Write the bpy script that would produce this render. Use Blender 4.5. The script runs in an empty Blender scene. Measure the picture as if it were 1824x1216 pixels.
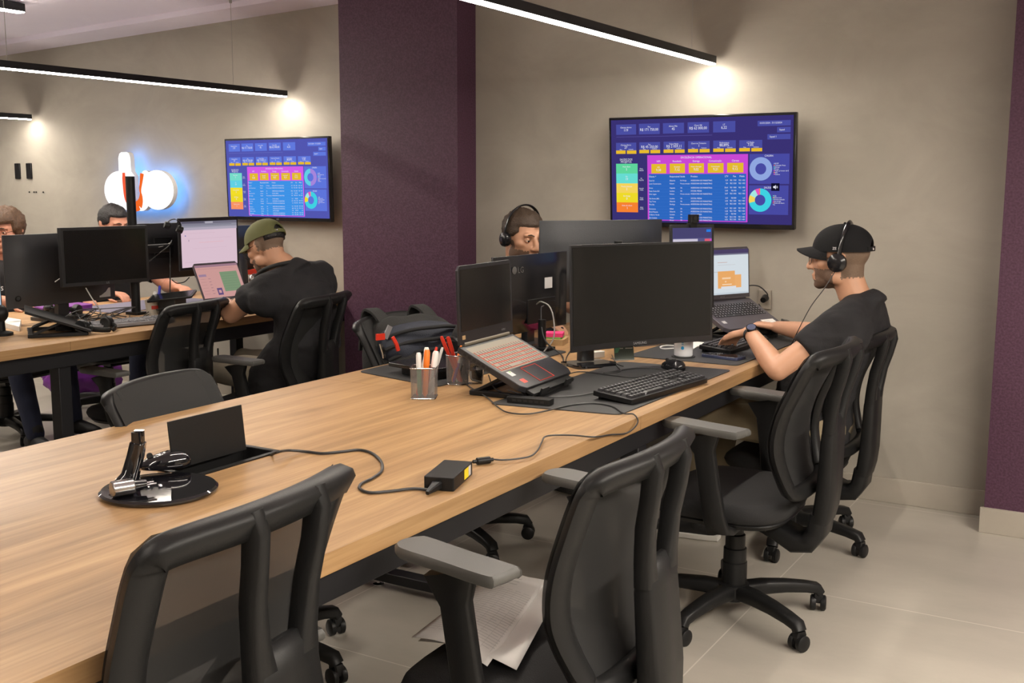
import bpy, bmesh, math, random
from mathutils import Vector as V, Matrix as M, noise
random.seed(7)
SC = bpy.context.scene
COL = SC.collection
rad = math.radians
sin, cos, PI = math.sin, math.cos, math.pi

# ------------------------------------------------------------------ materials
MATS = {}
def mat(name, col, rough=.5, metal=0., bump=None, spec=.5, emit=None, alpha=1., trans=0., coat=0., vary=0., vscale=8.):
    m = bpy.data.materials.new(name); m.use_nodes = True
    nt = m.node_tree; b = nt.nodes['Principled BSDF']
    b.inputs['Base Color'].default_value = (*col, 1)
    b.inputs['Roughness'].default_value = rough
    b.inputs['Metallic'].default_value = metal
    b.inputs['Specular IOR Level'].default_value = spec
    b.inputs['Alpha'].default_value = alpha
    b.inputs['Transmission Weight'].default_value = trans
    b.inputs['Coat Weight'].default_value = coat
    if emit:
        b.inputs['Emission Color'].default_value = (*emit[0], 1)
        b.inputs['Emission Strength'].default_value = emit[1]
    if bump or vary:
        tc = nt.nodes.new('ShaderNodeTexCoord')
    if vary:
        n = nt.nodes.new('ShaderNodeTexNoise'); n.inputs['Scale'].default_value = vscale; n.inputs['Detail'].default_value = 5
        nt.links.new(tc.outputs['Object'], n.inputs['Vector'])
        mx = nt.nodes.new('ShaderNodeMix'); mx.data_type = 'RGBA'
        mx.inputs['A'].default_value = (*[c*(1-vary) for c in col], 1); mx.inputs['B'].default_value = (*[min(1, c*(1+vary)) for c in col], 1)
        nt.links.new(n.outputs['Fac'], mx.inputs['Factor']); nt.links.new(mx.outputs['Result'], b.inputs['Base Color'])
    if bump:
        n = nt.nodes.new('ShaderNodeTexNoise'); n.inputs['Scale'].default_value = bump[0]; n.inputs['Detail'].default_value = 4
        nt.links.new(tc.outputs['Object'], n.inputs['Vector'])
        bp = nt.nodes.new('ShaderNodeBump'); bp.inputs['Strength'].default_value = bump[1]; bp.inputs['Distance'].default_value = .004
        nt.links.new(n.outputs['Fac'], bp.inputs['Height']); nt.links.new(bp.outputs['Normal'], b.inputs['Normal'])
    MATS[name] = m
    return m

def glow(name, col, s=1.):                     # a lit screen or lamp surface
    m = bpy.data.materials.new(name); m.use_nodes = True
    nt = m.node_tree; nt.nodes.clear()
    e = nt.nodes.new('ShaderNodeEmission'); o = nt.nodes.new('ShaderNodeOutputMaterial')
    e.inputs['Color'].default_value = (*col, 1); e.inputs['Strength'].default_value = s
    nt.links.new(e.outputs[0], o.inputs[0])
    MATS[name] = m
    return m

def srgb(r, g, b):
    f = lambda c: (c/255/12.92 if c/255 <= .04045 else ((c/255+.055)/1.055)**2.4)
    return (f(r), f(g), f(b))

# ------------------------------------------------------------------ mesh builder
def spline(pts, n=8, closed=False):
    p = [V(q) for q in pts]; out = []
    N = len(p)
    rng = N if closed else N-1
    for i in range(rng):
        p0 = p[(i-1) % N] if closed or i > 0 else p[i]*2-p[i+1]
        p1 = p[i]; p2 = p[(i+1) % N]
        p3 = p[(i+2) % N] if closed or i+2 < N else p2*2-p1
        for k in range(n):
            t = k/n
            out.append(.5*((2*p1)+(p2-p0)*t+(2*p0-5*p1+4*p2-p3)*t*t+(3*p1-p0-3*p2+p3)*t**3))
    if not closed: out.append(p[-1])
    return out

class MB:
    def __init__(s): s.bm = bmesh.new(); s.mi = 0; s.m = M.Identity(4)
    def add(s, verts, faces):
        vs = [s.bm.verts.new(s.m @ V(v)) for v in verts]
        for f in faces:
            try:
                q = s.bm.faces.new([vs[i] for i in f]); q.material_index = s.mi; q.smooth = True
            except ValueError: pass
        return s
    def box(s, c, d, rot=None, top=(1, 1)):
        x, y, z = d[0]/2, d[1]/2, d[2]/2
        r = rot or M.Identity(3)
        vs = []
        for sz in (-1, 1):
            tx, ty = top if sz > 0 else (1, 1)
            for sx, sy in ((-1, -1), (1, -1), (1, 1), (-1, 1)):
                vs.append(V(c)+r @ V((sx*x*tx, sy*y*ty, sz*z)))
        return s.add(vs, [(3, 2, 1, 0), (4, 5, 6, 7), (0, 1, 5, 4), (1, 2, 6, 5), (2, 3, 7, 6), (3, 0, 4, 7)])
    def rbox(s, c, d, r=.005, n=3, rz=None):      # box with rounded vertical edges
        pts = []
        for sx, sy, a0 in ((1, 1, 0), (-1, 1, 90), (-1, -1, 180), (1, -1, 270)):
            for k in range(n+1):
                a = rad(a0+90*k/n)
                pts.append((c[0]+sx*(d[0]/2-r)+r*cos(a), c[1]+sy*(d[1]/2-r)+r*sin(a)))
        return s.prism(pts, c[2]-d[2]/2, c[2]+d[2]/2)
    def prism(s, pts, z0, z1, bev=0):
        n = len(pts)
        cx = sum(p[0] for p in pts)/n; cy = sum(p[1] for p in pts)/n
        lv = [(z0, 0), (z1, 0)] if not bev else [(z0, bev), (z0+bev, 0), (z1-bev, 0), (z1, bev)]
        vs = []
        for z, b in lv:
            for p in pts:
                dx, dy = p[0]-cx, p[1]-cy; L = math.hypot(dx, dy) or 1
                vs.append((p[0]-dx/L*b, p[1]-dy/L*b, z))
        fs = [tuple(range(n-1, -1, -1)), tuple(range((len(lv)-1)*n, len(lv)*n))]
        for l in range(len(lv)-1):
            for i in range(n):
                j = (i+1) % n
                fs.append((l*n+i, l*n+j, (l+1)*n+j, (l+1)*n+i))
        return s.add(vs, fs)
    def rings(s, rings, cap=True, closed=False):
        n = len(rings[0]); vs = [v for r in rings for v in r]; fs = []
        R = len(rings)
        for l in range(R if closed else R-1):
            l2 = (l+1) % R
            for i in range(n):
                j = (i+1) % n
                fs.append((l*n+i, l*n+j, l2*n+j, l2*n+i))
        if cap and not closed:
            fs.append(tuple(range(n-1, -1, -1))); fs.append(tuple(range((R-1)*n, R*n)))
        return s.add(vs, fs)
    def tube(s, pts, r, n=8, closed=False, side=None, cap=True):
        """r: number or list; each radius a number or (a, b) with a along side."""
        p = [V(q) for q in pts]; N = len(p)
        rs = r if isinstance(r, (list, tuple)) and len(r) == N else [r]*N
        up = None; rings = []
        for i in range(N):
            a = p[(i-1) % N] if closed or i > 0 else p[i]
            b = p[(i+1) % N] if closed or i < N-1 else p[i]
            t = (b-a)
            t = t.normalized() if t.length > 1e-9 else V((0, 0, 1))
            if side is not None:
                u = V(side)-t*V(side).dot(t)
            elif up is None:
                u = t.orthogonal()
            else:
                u = up-t*up.dot(t)
            u.normalize(); up = u
            w = t.cross(u)
            ra, rb = rs[i] if isinstance(rs[i], (list, tuple)) else (rs[i], rs[i])
            rings.append([p[i]+u*ra*cos(2*PI*k/n)+w*rb*sin(2*PI*k/n) for k in range(n)])
        return s.rings(rings, cap, closed)
    def cap_tube(s, pts, r, n=12, side=None):      # tube with round ends
        p = [V(q) for q in pts]; N = len(p)
        rs = list(r) if isinstance(r, (list, tuple)) and len(r) == N else [r]*N
        rs = [q if isinstance(q, (list, tuple)) else (q, q) for q in rs]
        d0 = (p[0]-p[1]).normalized(); d1 = (p[-1]-p[-2]).normalized()
        pp, rr = [], []
        for k in (.995, .85, .5):
            q = min(rs[0]); pp.append(p[0]+d0*q*k); f = math.sqrt(1-k*k); rr.append((rs[0][0]*f, rs[0][1]*f))
        pp += p; rr += rs
        for k in (.5, .85, .995):
            q = min(rs[-1]); pp.append(p[-1]+d1*q*k); f = math.sqrt(1-k*k); rr.append((rs[-1][0]*f, rs[-1][1]*f))
        return s.tube(pp, rr, n, side=side)
    def bar(s, pts, sizes, xdir, rnd=.3, closed=False):
        """rounded-rectangle section swept along pts; sizes: (w along xdir, t across)"""
        p = [V(q) for q in pts]; N = len(p); rings = []
        for i in range(N):
            a = p[(i-1) % N] if closed or i > 0 else p[i]; b = p[(i+1) % N] if closed or i < N-1 else p[i]
            t = (b-a).normalized()
            xd = xdir[i] if isinstance(xdir, list) else xdir
            u = (V(xd)-t*V(xd).dot(t)).normalized(); w = t.cross(u)
            W, T = sizes[i] if isinstance(sizes, list) else sizes
            W /= 2; T /= 2; c = min(W, T)*rnd*2*.5
            rings.append([p[i]+u*x+w*y for x, y in ((W, -T+c), (W, T-c), (W-c, T), (-W+c, T), (-W, T-c), (-W, -T+c), (-W+c, -T), (W-c, -T))])
        return s.rings(rings, True, closed)
    def cyl(s, a, b, r0, r1=None, n=20):
        return s.tube([a, b], [r0, r0 if r1 is None else r1], n)
    def lathe(s, prof, n=24, c=(0, 0, 0), axis='z', cap=True):
        rings = []
        for r, z in prof:
            ring = []
            for k in range(n):
                a = 2*PI*k/n; q = (r*cos(a), r*sin(a), z)
                if axis == 'x': q = (q[2], q[0], q[1])
                if axis == 'y': q = (q[1], q[2], q[0])
                ring.append(V(c)+V(q))
            rings.append(ring)
        return s.rings(rings, cap)
    def ball(s, c, r, n=12, rot=None):
        if not isinstance(r, (list, tuple)): r = (r, r, r)
        rings = []
        R = rot or M.Identity(3)
        for i in range(1, n):
            a = PI*i/n
            rings.append([V(c)+R @ V((r[0]*sin(a)*cos(2*PI*k/(2*n)), r[1]*sin(a)*sin(2*PI*k/(2*n)), -r[2]*cos(a))) for k in range(2*n)])
        N = 2*n
        vs = [v for q in rings for v in q]; L = len(vs)
        vs += [V(c)+R @ V((0, 0, -r[2])), V(c)+R @ V((0, 0, r[2]))]
        fs = []
        for l in range(n-2):
            for k in range(N):
                j = (k+1) % N; fs.append((l*N+k, l*N+j, (l+1)*N+j, (l+1)*N+k))
        for k in range(N):
            j = (k+1) % N; fs.append((j, k, L)); fs.append(((n-2)*N+k, (n-2)*N+j, L+1))
        return s.add(vs, fs)
    def grid(s, fn, nu, nv, thick=None, cu=False):
        vs = [fn(i/nu, j/nv) for j in range(nv+1) for i in range(nu+1)]
        W = nu+1
        fs = [(j*W+i, j*W+i+1, (j+1)*W+i+1, (j+1)*W+i) for j in range(nv) for i in range(nu)]
        if thick is None: return s.add(vs, fs)
        o = V(thick) if not callable(thick) else None
        L = len(vs)
        vs2 = [V(v)+(o if o is not None else V(thick(i/nu, j/nv))) for (v, (j, i)) in zip(vs, [(j, i) for j in range(nv+1) for i in range(nu+1)])]
        fs2 = [tuple(L+k for k in reversed(f)) for f in fs]
        ed = []
        for i in range(nu): ed += [(i+1, i, L+i, L+i+1), (nv*W+i, nv*W+i+1, L+nv*W+i+1, L+nv*W+i)]
        for j in range(nv): ed += [(j*W, (j+1)*W, L+(j+1)*W, L+j*W), ((j+1)*W+nu, j*W+nu, L+j*W+nu, L+(j+1)*W+nu)]
        return s.add(vs+vs2, fs+fs2+ed)
    def quad(s, a, b, c, d): return s.add([a, b, c, d], [(0, 1, 2, 3)])
    def text(s, body, size, at, xd=(1, 0, 0), yd=(0, 0, 1), align='CENTER', sx=1.):
        for vs, f in glyphs(body):
            w = text_w[body]
            off = {'CENTER': -w/2, 'LEFT': 0, 'RIGHT': -w}[align]
            s.add([V(at)+V(xd)*((x+off)*size*sx)+V(yd)*((y-.33)*size) for x, y in vs], f)
        return s
    def mesh(s, name, mats, ang=35, fixn=True):
        if fixn: bmesh.ops.recalc_face_normals(s.bm, faces=s.bm.faces[:])
        me = bpy.data.meshes.new(name); s.bm.to_mesh(me); s.bm.free()
        for m in (mats if isinstance(mats, (list, tuple)) else [mats]):
            me.materials.append(MATS[m] if isinstance(m, str) else m)
        if ang: me.set_sharp_from_angle(angle=rad(ang))
        return me
    def build(s, name, mats, parent=None, bevel=0, ang=35, sub=0, fixn=True):
        me = s.mesh(name, mats, ang, fixn)
        o = bpy.data.objects.new(name, me); COL.objects.link(o)
        if parent: o.parent = parent
        if bevel:
            b = o.modifiers.new('bevel', 'BEVEL'); b.width = bevel; b.segments = 2; b.limit_method = 'ANGLE'; b.angle_limit = rad(40)
            b.harden_normals = False
        if sub:
            q = o.modifiers.new('sub', 'SUBSURF'); q.levels = sub; q.render_levels = sub
        return o

text_w = {}; _gl = {}
def glyphs(body):
    if body in _gl: return _gl[body]
    cu = bpy.data.curves.new('t', 'FONT'); cu.body = body; cu.size = 1; cu.resolution_u = 2
    o = bpy.data.objects.new('t', cu); COL.objects.link(o)
    dg = bpy.context.evaluated_depsgraph_get(); dg.update()
    me = o.evaluated_get(dg).to_mesh()
    vs = [(v.co.x, v.co.y) for v in me.vertices]; fs = [tuple(p.vertices) for p in me.polygons]
    text_w[body] = max([v[0] for v in vs], default=0)
    bpy.data.objects.remove(o); bpy.data.curves.remove(cu)
    _gl[body] = [(vs, fs)]
    return _gl[body]

# ------------------------------------------------------------------ scene tree
def tag(o, label=None, cat=None, group=None, kind=None):
    if label: o['label'] = label
    if cat: o['category'] = cat
    if group: o['group'] = group
    if kind: o['kind'] = kind
    return o
def thing(name, label, cat, loc=(0, 0, 0), rz=0, group=None, rot=None):
    o = bpy.data.objects.new(name, None); COL.objects.link(o); o.empty_display_size = .1
    o.location = loc; o.rotation_euler = rot or (0, 0, rz)
    return tag(o, label, cat, group)
def struct(o, label=None): return tag(o, label, kind='structure')
def dup(root, loc, rz, label, group=None, dz=None):
    r = root.copy(); COL.objects.link(r); r.location = loc; r.rotation_euler = (0, 0, rz); r['label'] = label
    if group: r['group'] = group
    for ch in list(root.children):
        c = ch.copy(); COL.objects.link(c); c.parent = r
        for g in list(ch.children):
            d = g.copy(); COL.objects.link(d); d.parent = c
    return r
def cable(name, pts, r, label, m='cable_black', n=8, cat='cable', group=None, parent=None):
    mb = MB(); mb.tube(spline(pts, n), r, 8)
    o = mb.build(name, m, parent)
    return o if parent else tag(o, label, cat, group)
TZ = .745       # worktop height

# ------------------------------------------------------------------ material library
def mat_wood():
    m = mat('oak_laminate', (.46, .27, .13), .42)
    nt = m.node_tree; b = nt.nodes['Principled BSDF']; L = nt.links.new
    tc = nt.nodes.new('ShaderNodeTexCoord')
    mp = nt.nodes.new('ShaderNodeMapping'); mp.inputs['Scale'].default_value = (9, .55, 9); L(tc.outputs['Object'], mp.inputs[0])
    n1 = nt.nodes.new('ShaderNodeTexNoise'); n1.inputs['Scale'].default_value = 1.6; n1.inputs['Detail'].default_value = 6; n1.inputs['Distortion'].default_value = 1.2; L(mp.outputs[0], n1.inputs['Vector'])
    mp2 = nt.nodes.new('ShaderNodeMapping'); mp2.inputs['Scale'].default_value = (70, 2.2, 70); L(tc.outputs['Object'], mp2.inputs[0])
    n2 = nt.nodes.new('ShaderNodeTexNoise'); n2.inputs['Scale'].default_value = 2; n2.inputs['Detail'].default_value = 5; L(mp2.outputs[0], n2.inputs['Vector'])
    r1 = nt.nodes.new('ShaderNodeValToRGB'); e = r1.color_ramp.elements
    e[0].position = .32; e[0].color = (.29, .168, .074, 1); e[1].position = .72; e[1].color = (.50, .318, .152, 1)
    q = e.new(.5); q.color = (.40, .240, .110, 1)
    L(n1.outputs['Fac'], r1.inputs['Fac'])
    mx = nt.nodes.new('ShaderNodeMix'); mx.data_type = 'RGBA'; mx.blend_type = 'MULTIPLY'; mx.inputs['Factor'].default_value = .55
    r2 = nt.nodes.new('ShaderNodeValToRGB'); r2.color_ramp.elements[0].position = .35; r2.color_ramp.elements[0].color = (.72, .66, .6, 1); r2.color_ramp.elements[1].position = .62
    L(n2.outputs['Fac'], r2.inputs['Fac']); L(r1.outputs['Color'], mx.inputs['A']); L(r2.outputs['Color'], mx.inputs['B'])
    L(mx.outputs['Result'], b.inputs['Base Color'])
def mat_plaster(name, c0, c1, rough=.75):
    m = mat(name, c0, rough); nt = m.node_tree; b = nt.nodes['Principled BSDF']; L = nt.links.new
    tc = nt.nodes.new('ShaderNodeTexCoord')
    n1 = nt.nodes.new('ShaderNodeTexNoise'); n1.inputs['Scale'].default_value = 1.7; n1.inputs['Detail'].default_value = 9; n1.inputs['Roughness'].default_value = .62; n1.inputs['Distortion'].default_value = .6
    mp = nt.nodes.new('ShaderNodeMapping'); mp.inputs['Scale'].default_value = (1, 1, 1.6); L(tc.outputs['Object'], mp.inputs[0]); L(mp.outputs[0], n1.inputs['Vector'])
    r = nt.nodes.new('ShaderNodeValToRGB'); e = r.color_ramp.elements
    e[0].position = .3; e[0].color = (*c0, 1); e[1].position = .72; e[1].color = (*c1, 1)
    L(n1.outputs['Fac'], r.inputs['Fac']); L(r.outputs['Color'], b.inputs['Base Color'])
    n2 = nt.nodes.new('ShaderNodeTexNoise'); n2.inputs['Scale'].default_value = 30; n2.inputs['Detail'].default_value = 5; L(tc.outputs['Object'], n2.inputs['Vector'])
    bp = nt.nodes.new('ShaderNodeBump'); bp.inputs['Strength'].default_value = .12; bp.inputs['Distance'].default_value = .004
    L(n2.outputs['Fac'], bp.inputs['Height']); L(bp.outputs['Normal'], b.inputs['Normal'])
def mat_tiles(name, c0, c1, grout, sx, sy, ox, oy, rough=.28):
    m = mat(name, c0, rough); nt = m.node_tree; b = nt.nodes['Principled BSDF']; L = nt.links.new
    tc = nt.nodes.new('ShaderNodeTexCoord')
    n1 = nt.nodes.new('ShaderNodeTexNoise'); n1.inputs['Scale'].default_value = 1.3; n1.inputs['Detail'].default_value = 8; n1.inputs['Roughness'].default_value = .6
    mp = nt.nodes.new('ShaderNodeMapping'); mp.inputs['Scale'].default_value = (1, 2.2, 1); L(tc.outputs['Object'], mp.inputs[0]); L(mp.outputs[0], n1.inputs['Vector'])
    r = nt.nodes.new('ShaderNodeValToRGB'); e = r.color_ramp.elements
    e[0].position = .32; e[0].color = (*c0, 1); e[1].position = .7; e[1].color = (*c1, 1); L(n1.outputs['Fac'], r.inputs['Fac'])
    sp = nt.nodes.new('ShaderNodeSeparateXYZ'); L(tc.outputs['Object'], sp.inputs[0])
    outs = []
    for ax, s, o in (('X', sx, ox), ('Y', sy, oy)):
        a = nt.nodes.new('ShaderNodeMath'); a.operation = 'SUBTRACT'; a.inputs[1].default_value = o; L(sp.outputs[ax], a.inputs[0])
        d = nt.nodes.new('ShaderNodeMath'); d.operation = 'PINGPONG'; d.inputs[1].default_value = s/2; L(a.outputs[0], d.inputs[0])
        c = nt.nodes.new('ShaderNodeMath'); c.operation = 'LESS_THAN'; c.inputs[1].default_value = .0022; L(d.outputs[0], c.inputs[0])
        outs.append(c)
    mxm = nt.nodes.new('ShaderNodeMath'); mxm.operation = 'MAXIMUM'; L(outs[0].outputs[0], mxm.inputs[0]); L(outs[1].outputs[0], mxm.inputs[1])
    mx = nt.nodes.new('ShaderNodeMix'); mx.data_type = 'RGBA'; mx.inputs['B'].default_value = (*grout, 1)
    L(mxm.outputs[0], mx.inputs['Factor']); L(r.outputs['Color'], mx.inputs['A']); L(mx.outputs['Result'], b.inputs['Base Color'])
def mat_purple():
    m = mat('purple_paint', (.06, .022, .045), .55, spec=.4); nt = m.node_tree; b = nt.nodes['Principled BSDF']; L = nt.links.new
    tc = nt.nodes.new('ShaderNodeTexCoord')
    n = nt.nodes.new('ShaderNodeTexNoise'); n.inputs['Scale'].default_value = 120; n.inputs['Detail'].default_value = 3; L(tc.outputs['Object'], n.inputs['Vector'])
    r = nt.nodes.new('ShaderNodeValToRGB'); e = r.color_ramp.elements
    e[0].position = .35; e[0].color = (.058, .021, .042, 1); e[1].position = .75; e[1].color = (.10, .043, .08, 1); L(n.outputs['Fac'], r.inputs['Fac']); L(r.outputs['Color'], b.inputs['Base Color'])
    bp = nt.nodes.new('ShaderNodeBump'); bp.inputs['Strength'].default_value = .35; bp.inputs['Distance'].default_value = .003; L(n.outputs['Fac'], bp.inputs['Height']); L(bp.outputs['Normal'], b.inputs['Normal'])
def mat_mesh(name, col, open_, scale=420):
    """woven chair mesh: threads with holes between"""
    m = bpy.data.materials.new(name); m.use_nodes = True; nt = m.node_tree; b = nt.nodes['Principled BSDF']; L = nt.links.new
    b.inputs['Base Color'].default_value = (*col, 1); b.inputs['Roughness'].default_value = .8
    out = nt.nodes['Material Output']; tr = nt.nodes.new('ShaderNodeBsdfTransparent'); ms = nt.nodes.new('ShaderNodeMixShader')
    ms.inputs[0].default_value = open_; L(b.outputs[0], ms.inputs[1]); L(tr.outputs[0], ms.inputs[2]); L(ms.outputs[0], out.inputs[0])
    MATS[name] = m
def mat_wiremesh():
    """perforated silver sheet of the pen cups"""
    m = bpy.data.materials.new('wire_mesh'); m.use_nodes = True; nt = m.node_tree; b = nt.nodes['Principled BSDF']; L = nt.links.new
    b.inputs['Base Color'].default_value = (.27, .265, .27, 1); b.inputs['Roughness'].default_value = .45; b.inputs['Metallic'].default_value = .5
    out = nt.nodes['Material Output']; tr = nt.nodes.new('ShaderNodeBsdfTransparent'); ms = nt.nodes.new('ShaderNodeMixShader')
    uv = nt.nodes.new('ShaderNodeUVMap'); sp = nt.nodes.new('ShaderNodeSeparateXYZ'); L(uv.outputs[0], sp.inputs[0])
    cs = []
    for k in (1, -1):
        a = nt.nodes.new('ShaderNodeMath'); a.operation = 'MULTIPLY'; a.inputs[1].default_value = k; L(sp.outputs['Y'], a.inputs[0])
        s = nt.nodes.new('ShaderNodeMath'); s.operation = 'ADD'; L(sp.outputs['X'], s.inputs[0]); L(a.outputs[0], s.inputs[1])
        p = nt.nodes.new('ShaderNodeMath'); p.operation = 'PINGPONG'; p.inputs[1].default_value = .5; L(s.outputs[0], p.inputs[0])
        c = nt.nodes.new('ShaderNodeMath'); c.operation = 'GREATER_THAN'; c.inputs[1].default_value = .17; L(p.outputs[0], c.inputs[0]); cs.append(c)
    q = nt.nodes.new('ShaderNodeMath'); q.operation = 'MULTIPLY'; L(cs[0].outputs[0], q.inputs[0]); L(cs[1].outputs[0], q.inputs[1])
    L(q.outputs[0], ms.inputs[0]); L(b.outputs[0], ms.inputs[1]); L(tr.outputs[0], ms.inputs[2]); L(ms.outputs[0], out.inputs[0])
    MATS['wire_mesh'] = m

mat_wood()
mat_plaster('cement_plaster', (.315, .288, .245), (.405, .372, .318))
mat_plaster('ceiling_light_tint', (.80, .75, .87), (.84, .79, .90), .9)  # pale lilac stands in for bluish light falling on the ceiling
mat_tiles('floor_tile', (.355, .328, .285), (.45, .415, .36), (.6, .56, .5), 1.2, 1.2, -1.095, 2.455)
mat_plaster('skirting_tile', (.34, .305, .255), (.42, .38, .32), .4)
mat_purple()
mat('white_wall', (.33, .31, .28), .9)
mat('plastic_black', (.009, .009, .0095), .42, bump=(400, .06), spec=.28)
mat('plastic_satin', (.0095, .0095, .0098), .44, bump=(500, .08), spec=.28)
mat('plastic_grey', (.085, .083, .078), .5, bump=(500, .08))
mat('fabric_black', (.012, .012, .013), .9, bump=(300, .3))
mat('gloss_black', (.006, .006, .008), .06, coat=.6)
mat('gloss_soft', (.010, .010, .012), .18)
mat('screen_off', (.008, .008, .008), .22)
mat('monitor_back', (.03, .032, .036), .45, bump=(260, .12))
mat('monitor_black', (.014, .014, .016), .38)
mat('frame_metal', (.012, .012, .014), .45, spec=.35)
mat('cable_black', (.02, .02, .021), .45)
mat('cable_grey', (.32, .31, .29), .5)
mat('desk_mat', (.028, .028, .029), .62, bump=(600, .1))
mat('chrome', (.75, .75, .77), .12, metal=1)
mat('silver', (.42, .41, .41), .25, metal=1)
mat('rubber', (.012, .012, .012), .7)
mat('white_plastic', (.75, .74, .72), .35)
mat('ceramic', (.78, .80, .84), .12, coat=.4)
mat('paper', (.78, .76, .73), .9)
mat('paper_grey', (.52, .51, .50), .9)
mat('label_white', (.55, .55, .55), .6)
mat('yellow', (.85, .66, .02), .5)
mat('red', (.62, .035, .015), .4)
mat('orange', (.85, .20, .02), .35)
mat('green_pen', (.04, .22, .14), .4)
mat('clear_plastic', (.85, .87, .88), .08, trans=.75)
mat('glass', (.95, .97, .98), .03, trans=1.)
mat('pink', (.85, .05, .22), .7)
mat('note_green', (.25, .55, .12), .7)
mat('blue_case', (.05, .06, .12), .35)
mat('phone_glass', (.012, .014, .02), .05, coat=.5)
mat('laptop_grey', (.11, .10, .115), .38, metal=.3)
mat('laptop_dark', (.022, .022, .025), .35)
mat('laptop_deck', (.19, .165, .125), .45)
mat('keycap', (.024, .024, .027), .42)
mat('keycap_grey', (.20, .20, .215), .5)
mat('keycap_tan', (.19, .165, .13), .45)
mat('key_print', (.45, .45, .5), .5)
mat('logo_grey', (.35, .35, .36), .4)
mat('denim', (.022, .028, .06), .9, bump=(250, .3))
mat('khaki', (.255, .205, .13), .9, bump=(200, .25), vary=.12, vscale=14)
mat('beige_cloth', (.33, .29, .225), .9, bump=(200, .25), vary=.12, vscale=14)
mat('tee_black', (.012, .0115, .0135), .88, bump=(220, .25), vary=.25, vscale=20)
mat('tee_dark', (.012, .011, .012), .9, bump=(220, .25))
mat('skin', (.56, .30, .185), .5, bump=(180, .08), vary=.06, vscale=22)
mat('skin_rosy', (.52, .235, .15), .5, bump=(180, .08), vary=.08, vscale=22)
mat('stubble', (.16, .095, .062), .65, bump=(700, .5), vary=.35, vscale=260)
mat('shaved', (.19, .125, .085), .65, bump=(900, .4), vary=.3, vscale=300)
mat('hair_brown', (.045, .026, .014), .6, bump=(140, .9), vary=.5, vscale=70)
mat('hair_black', (.012, .010, .010), .5, bump=(140, .9), vary=.4, vscale=70)
mat('hair_auburn', (.08, .040, .018), .6, bump=(120, .9), vary=.6, vscale=60)
mat('lip', (.42, .15, .12), .45)
mat('eye_white', (.7, .68, .65), .15)
mat('iris', (.03, .02, .012), .1)
mat('cap_black', (.008, .008, .009), .85, bump=(400, .3), spec=.25)
mat('cap_olive', (.12, .125, .045), .85, bump=(300, .35), vary=.12, vscale=18)
mat('backpack', (.016, .016, .015), .85, bump=(180, .5))
mat('backpack_navy', (.02, .024, .038), .7, bump=(180, .5))
mat('reflective', (.20, .20, .21), .4)
mat('white_print', (.8, .8, .8), .6)
mat('shoe_black', (.012, .012, .013), .55)
mat('sole_white', (.7, .68, .64), .7)
mat('purple_cloth', (.17, .025, .26), .45)
mat('box_black', (.012, .012, .012), .6)
mat('socket_white', (.6, .57, .5), .5)
mat('kraft', (.45, .30, .15), .8)
mat_mesh('chair_mesh', (.014, .014, .014), .11)
mat_wiremesh()
# lit things
glow('lamp_light', (1., .91, .79), 108)
glow('sign_white', (1, 1, 1), 1.25)
glow('sign_halo', (.10, .34, 1.), 7)
glow('sign_red', srgb(240, 92, 60), 1.0)
glow('sign_orange', srgb(238, 104, 38), 1.0)
glow('key_red', (.80, .07, .05), 1.1)
glow('led_cyan', (.05, .75, .85), 1.2)
glow('led_blue', (.15, .15, .9), .8)
glow('led_purple', (.6, .2, .9), .8)

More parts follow.
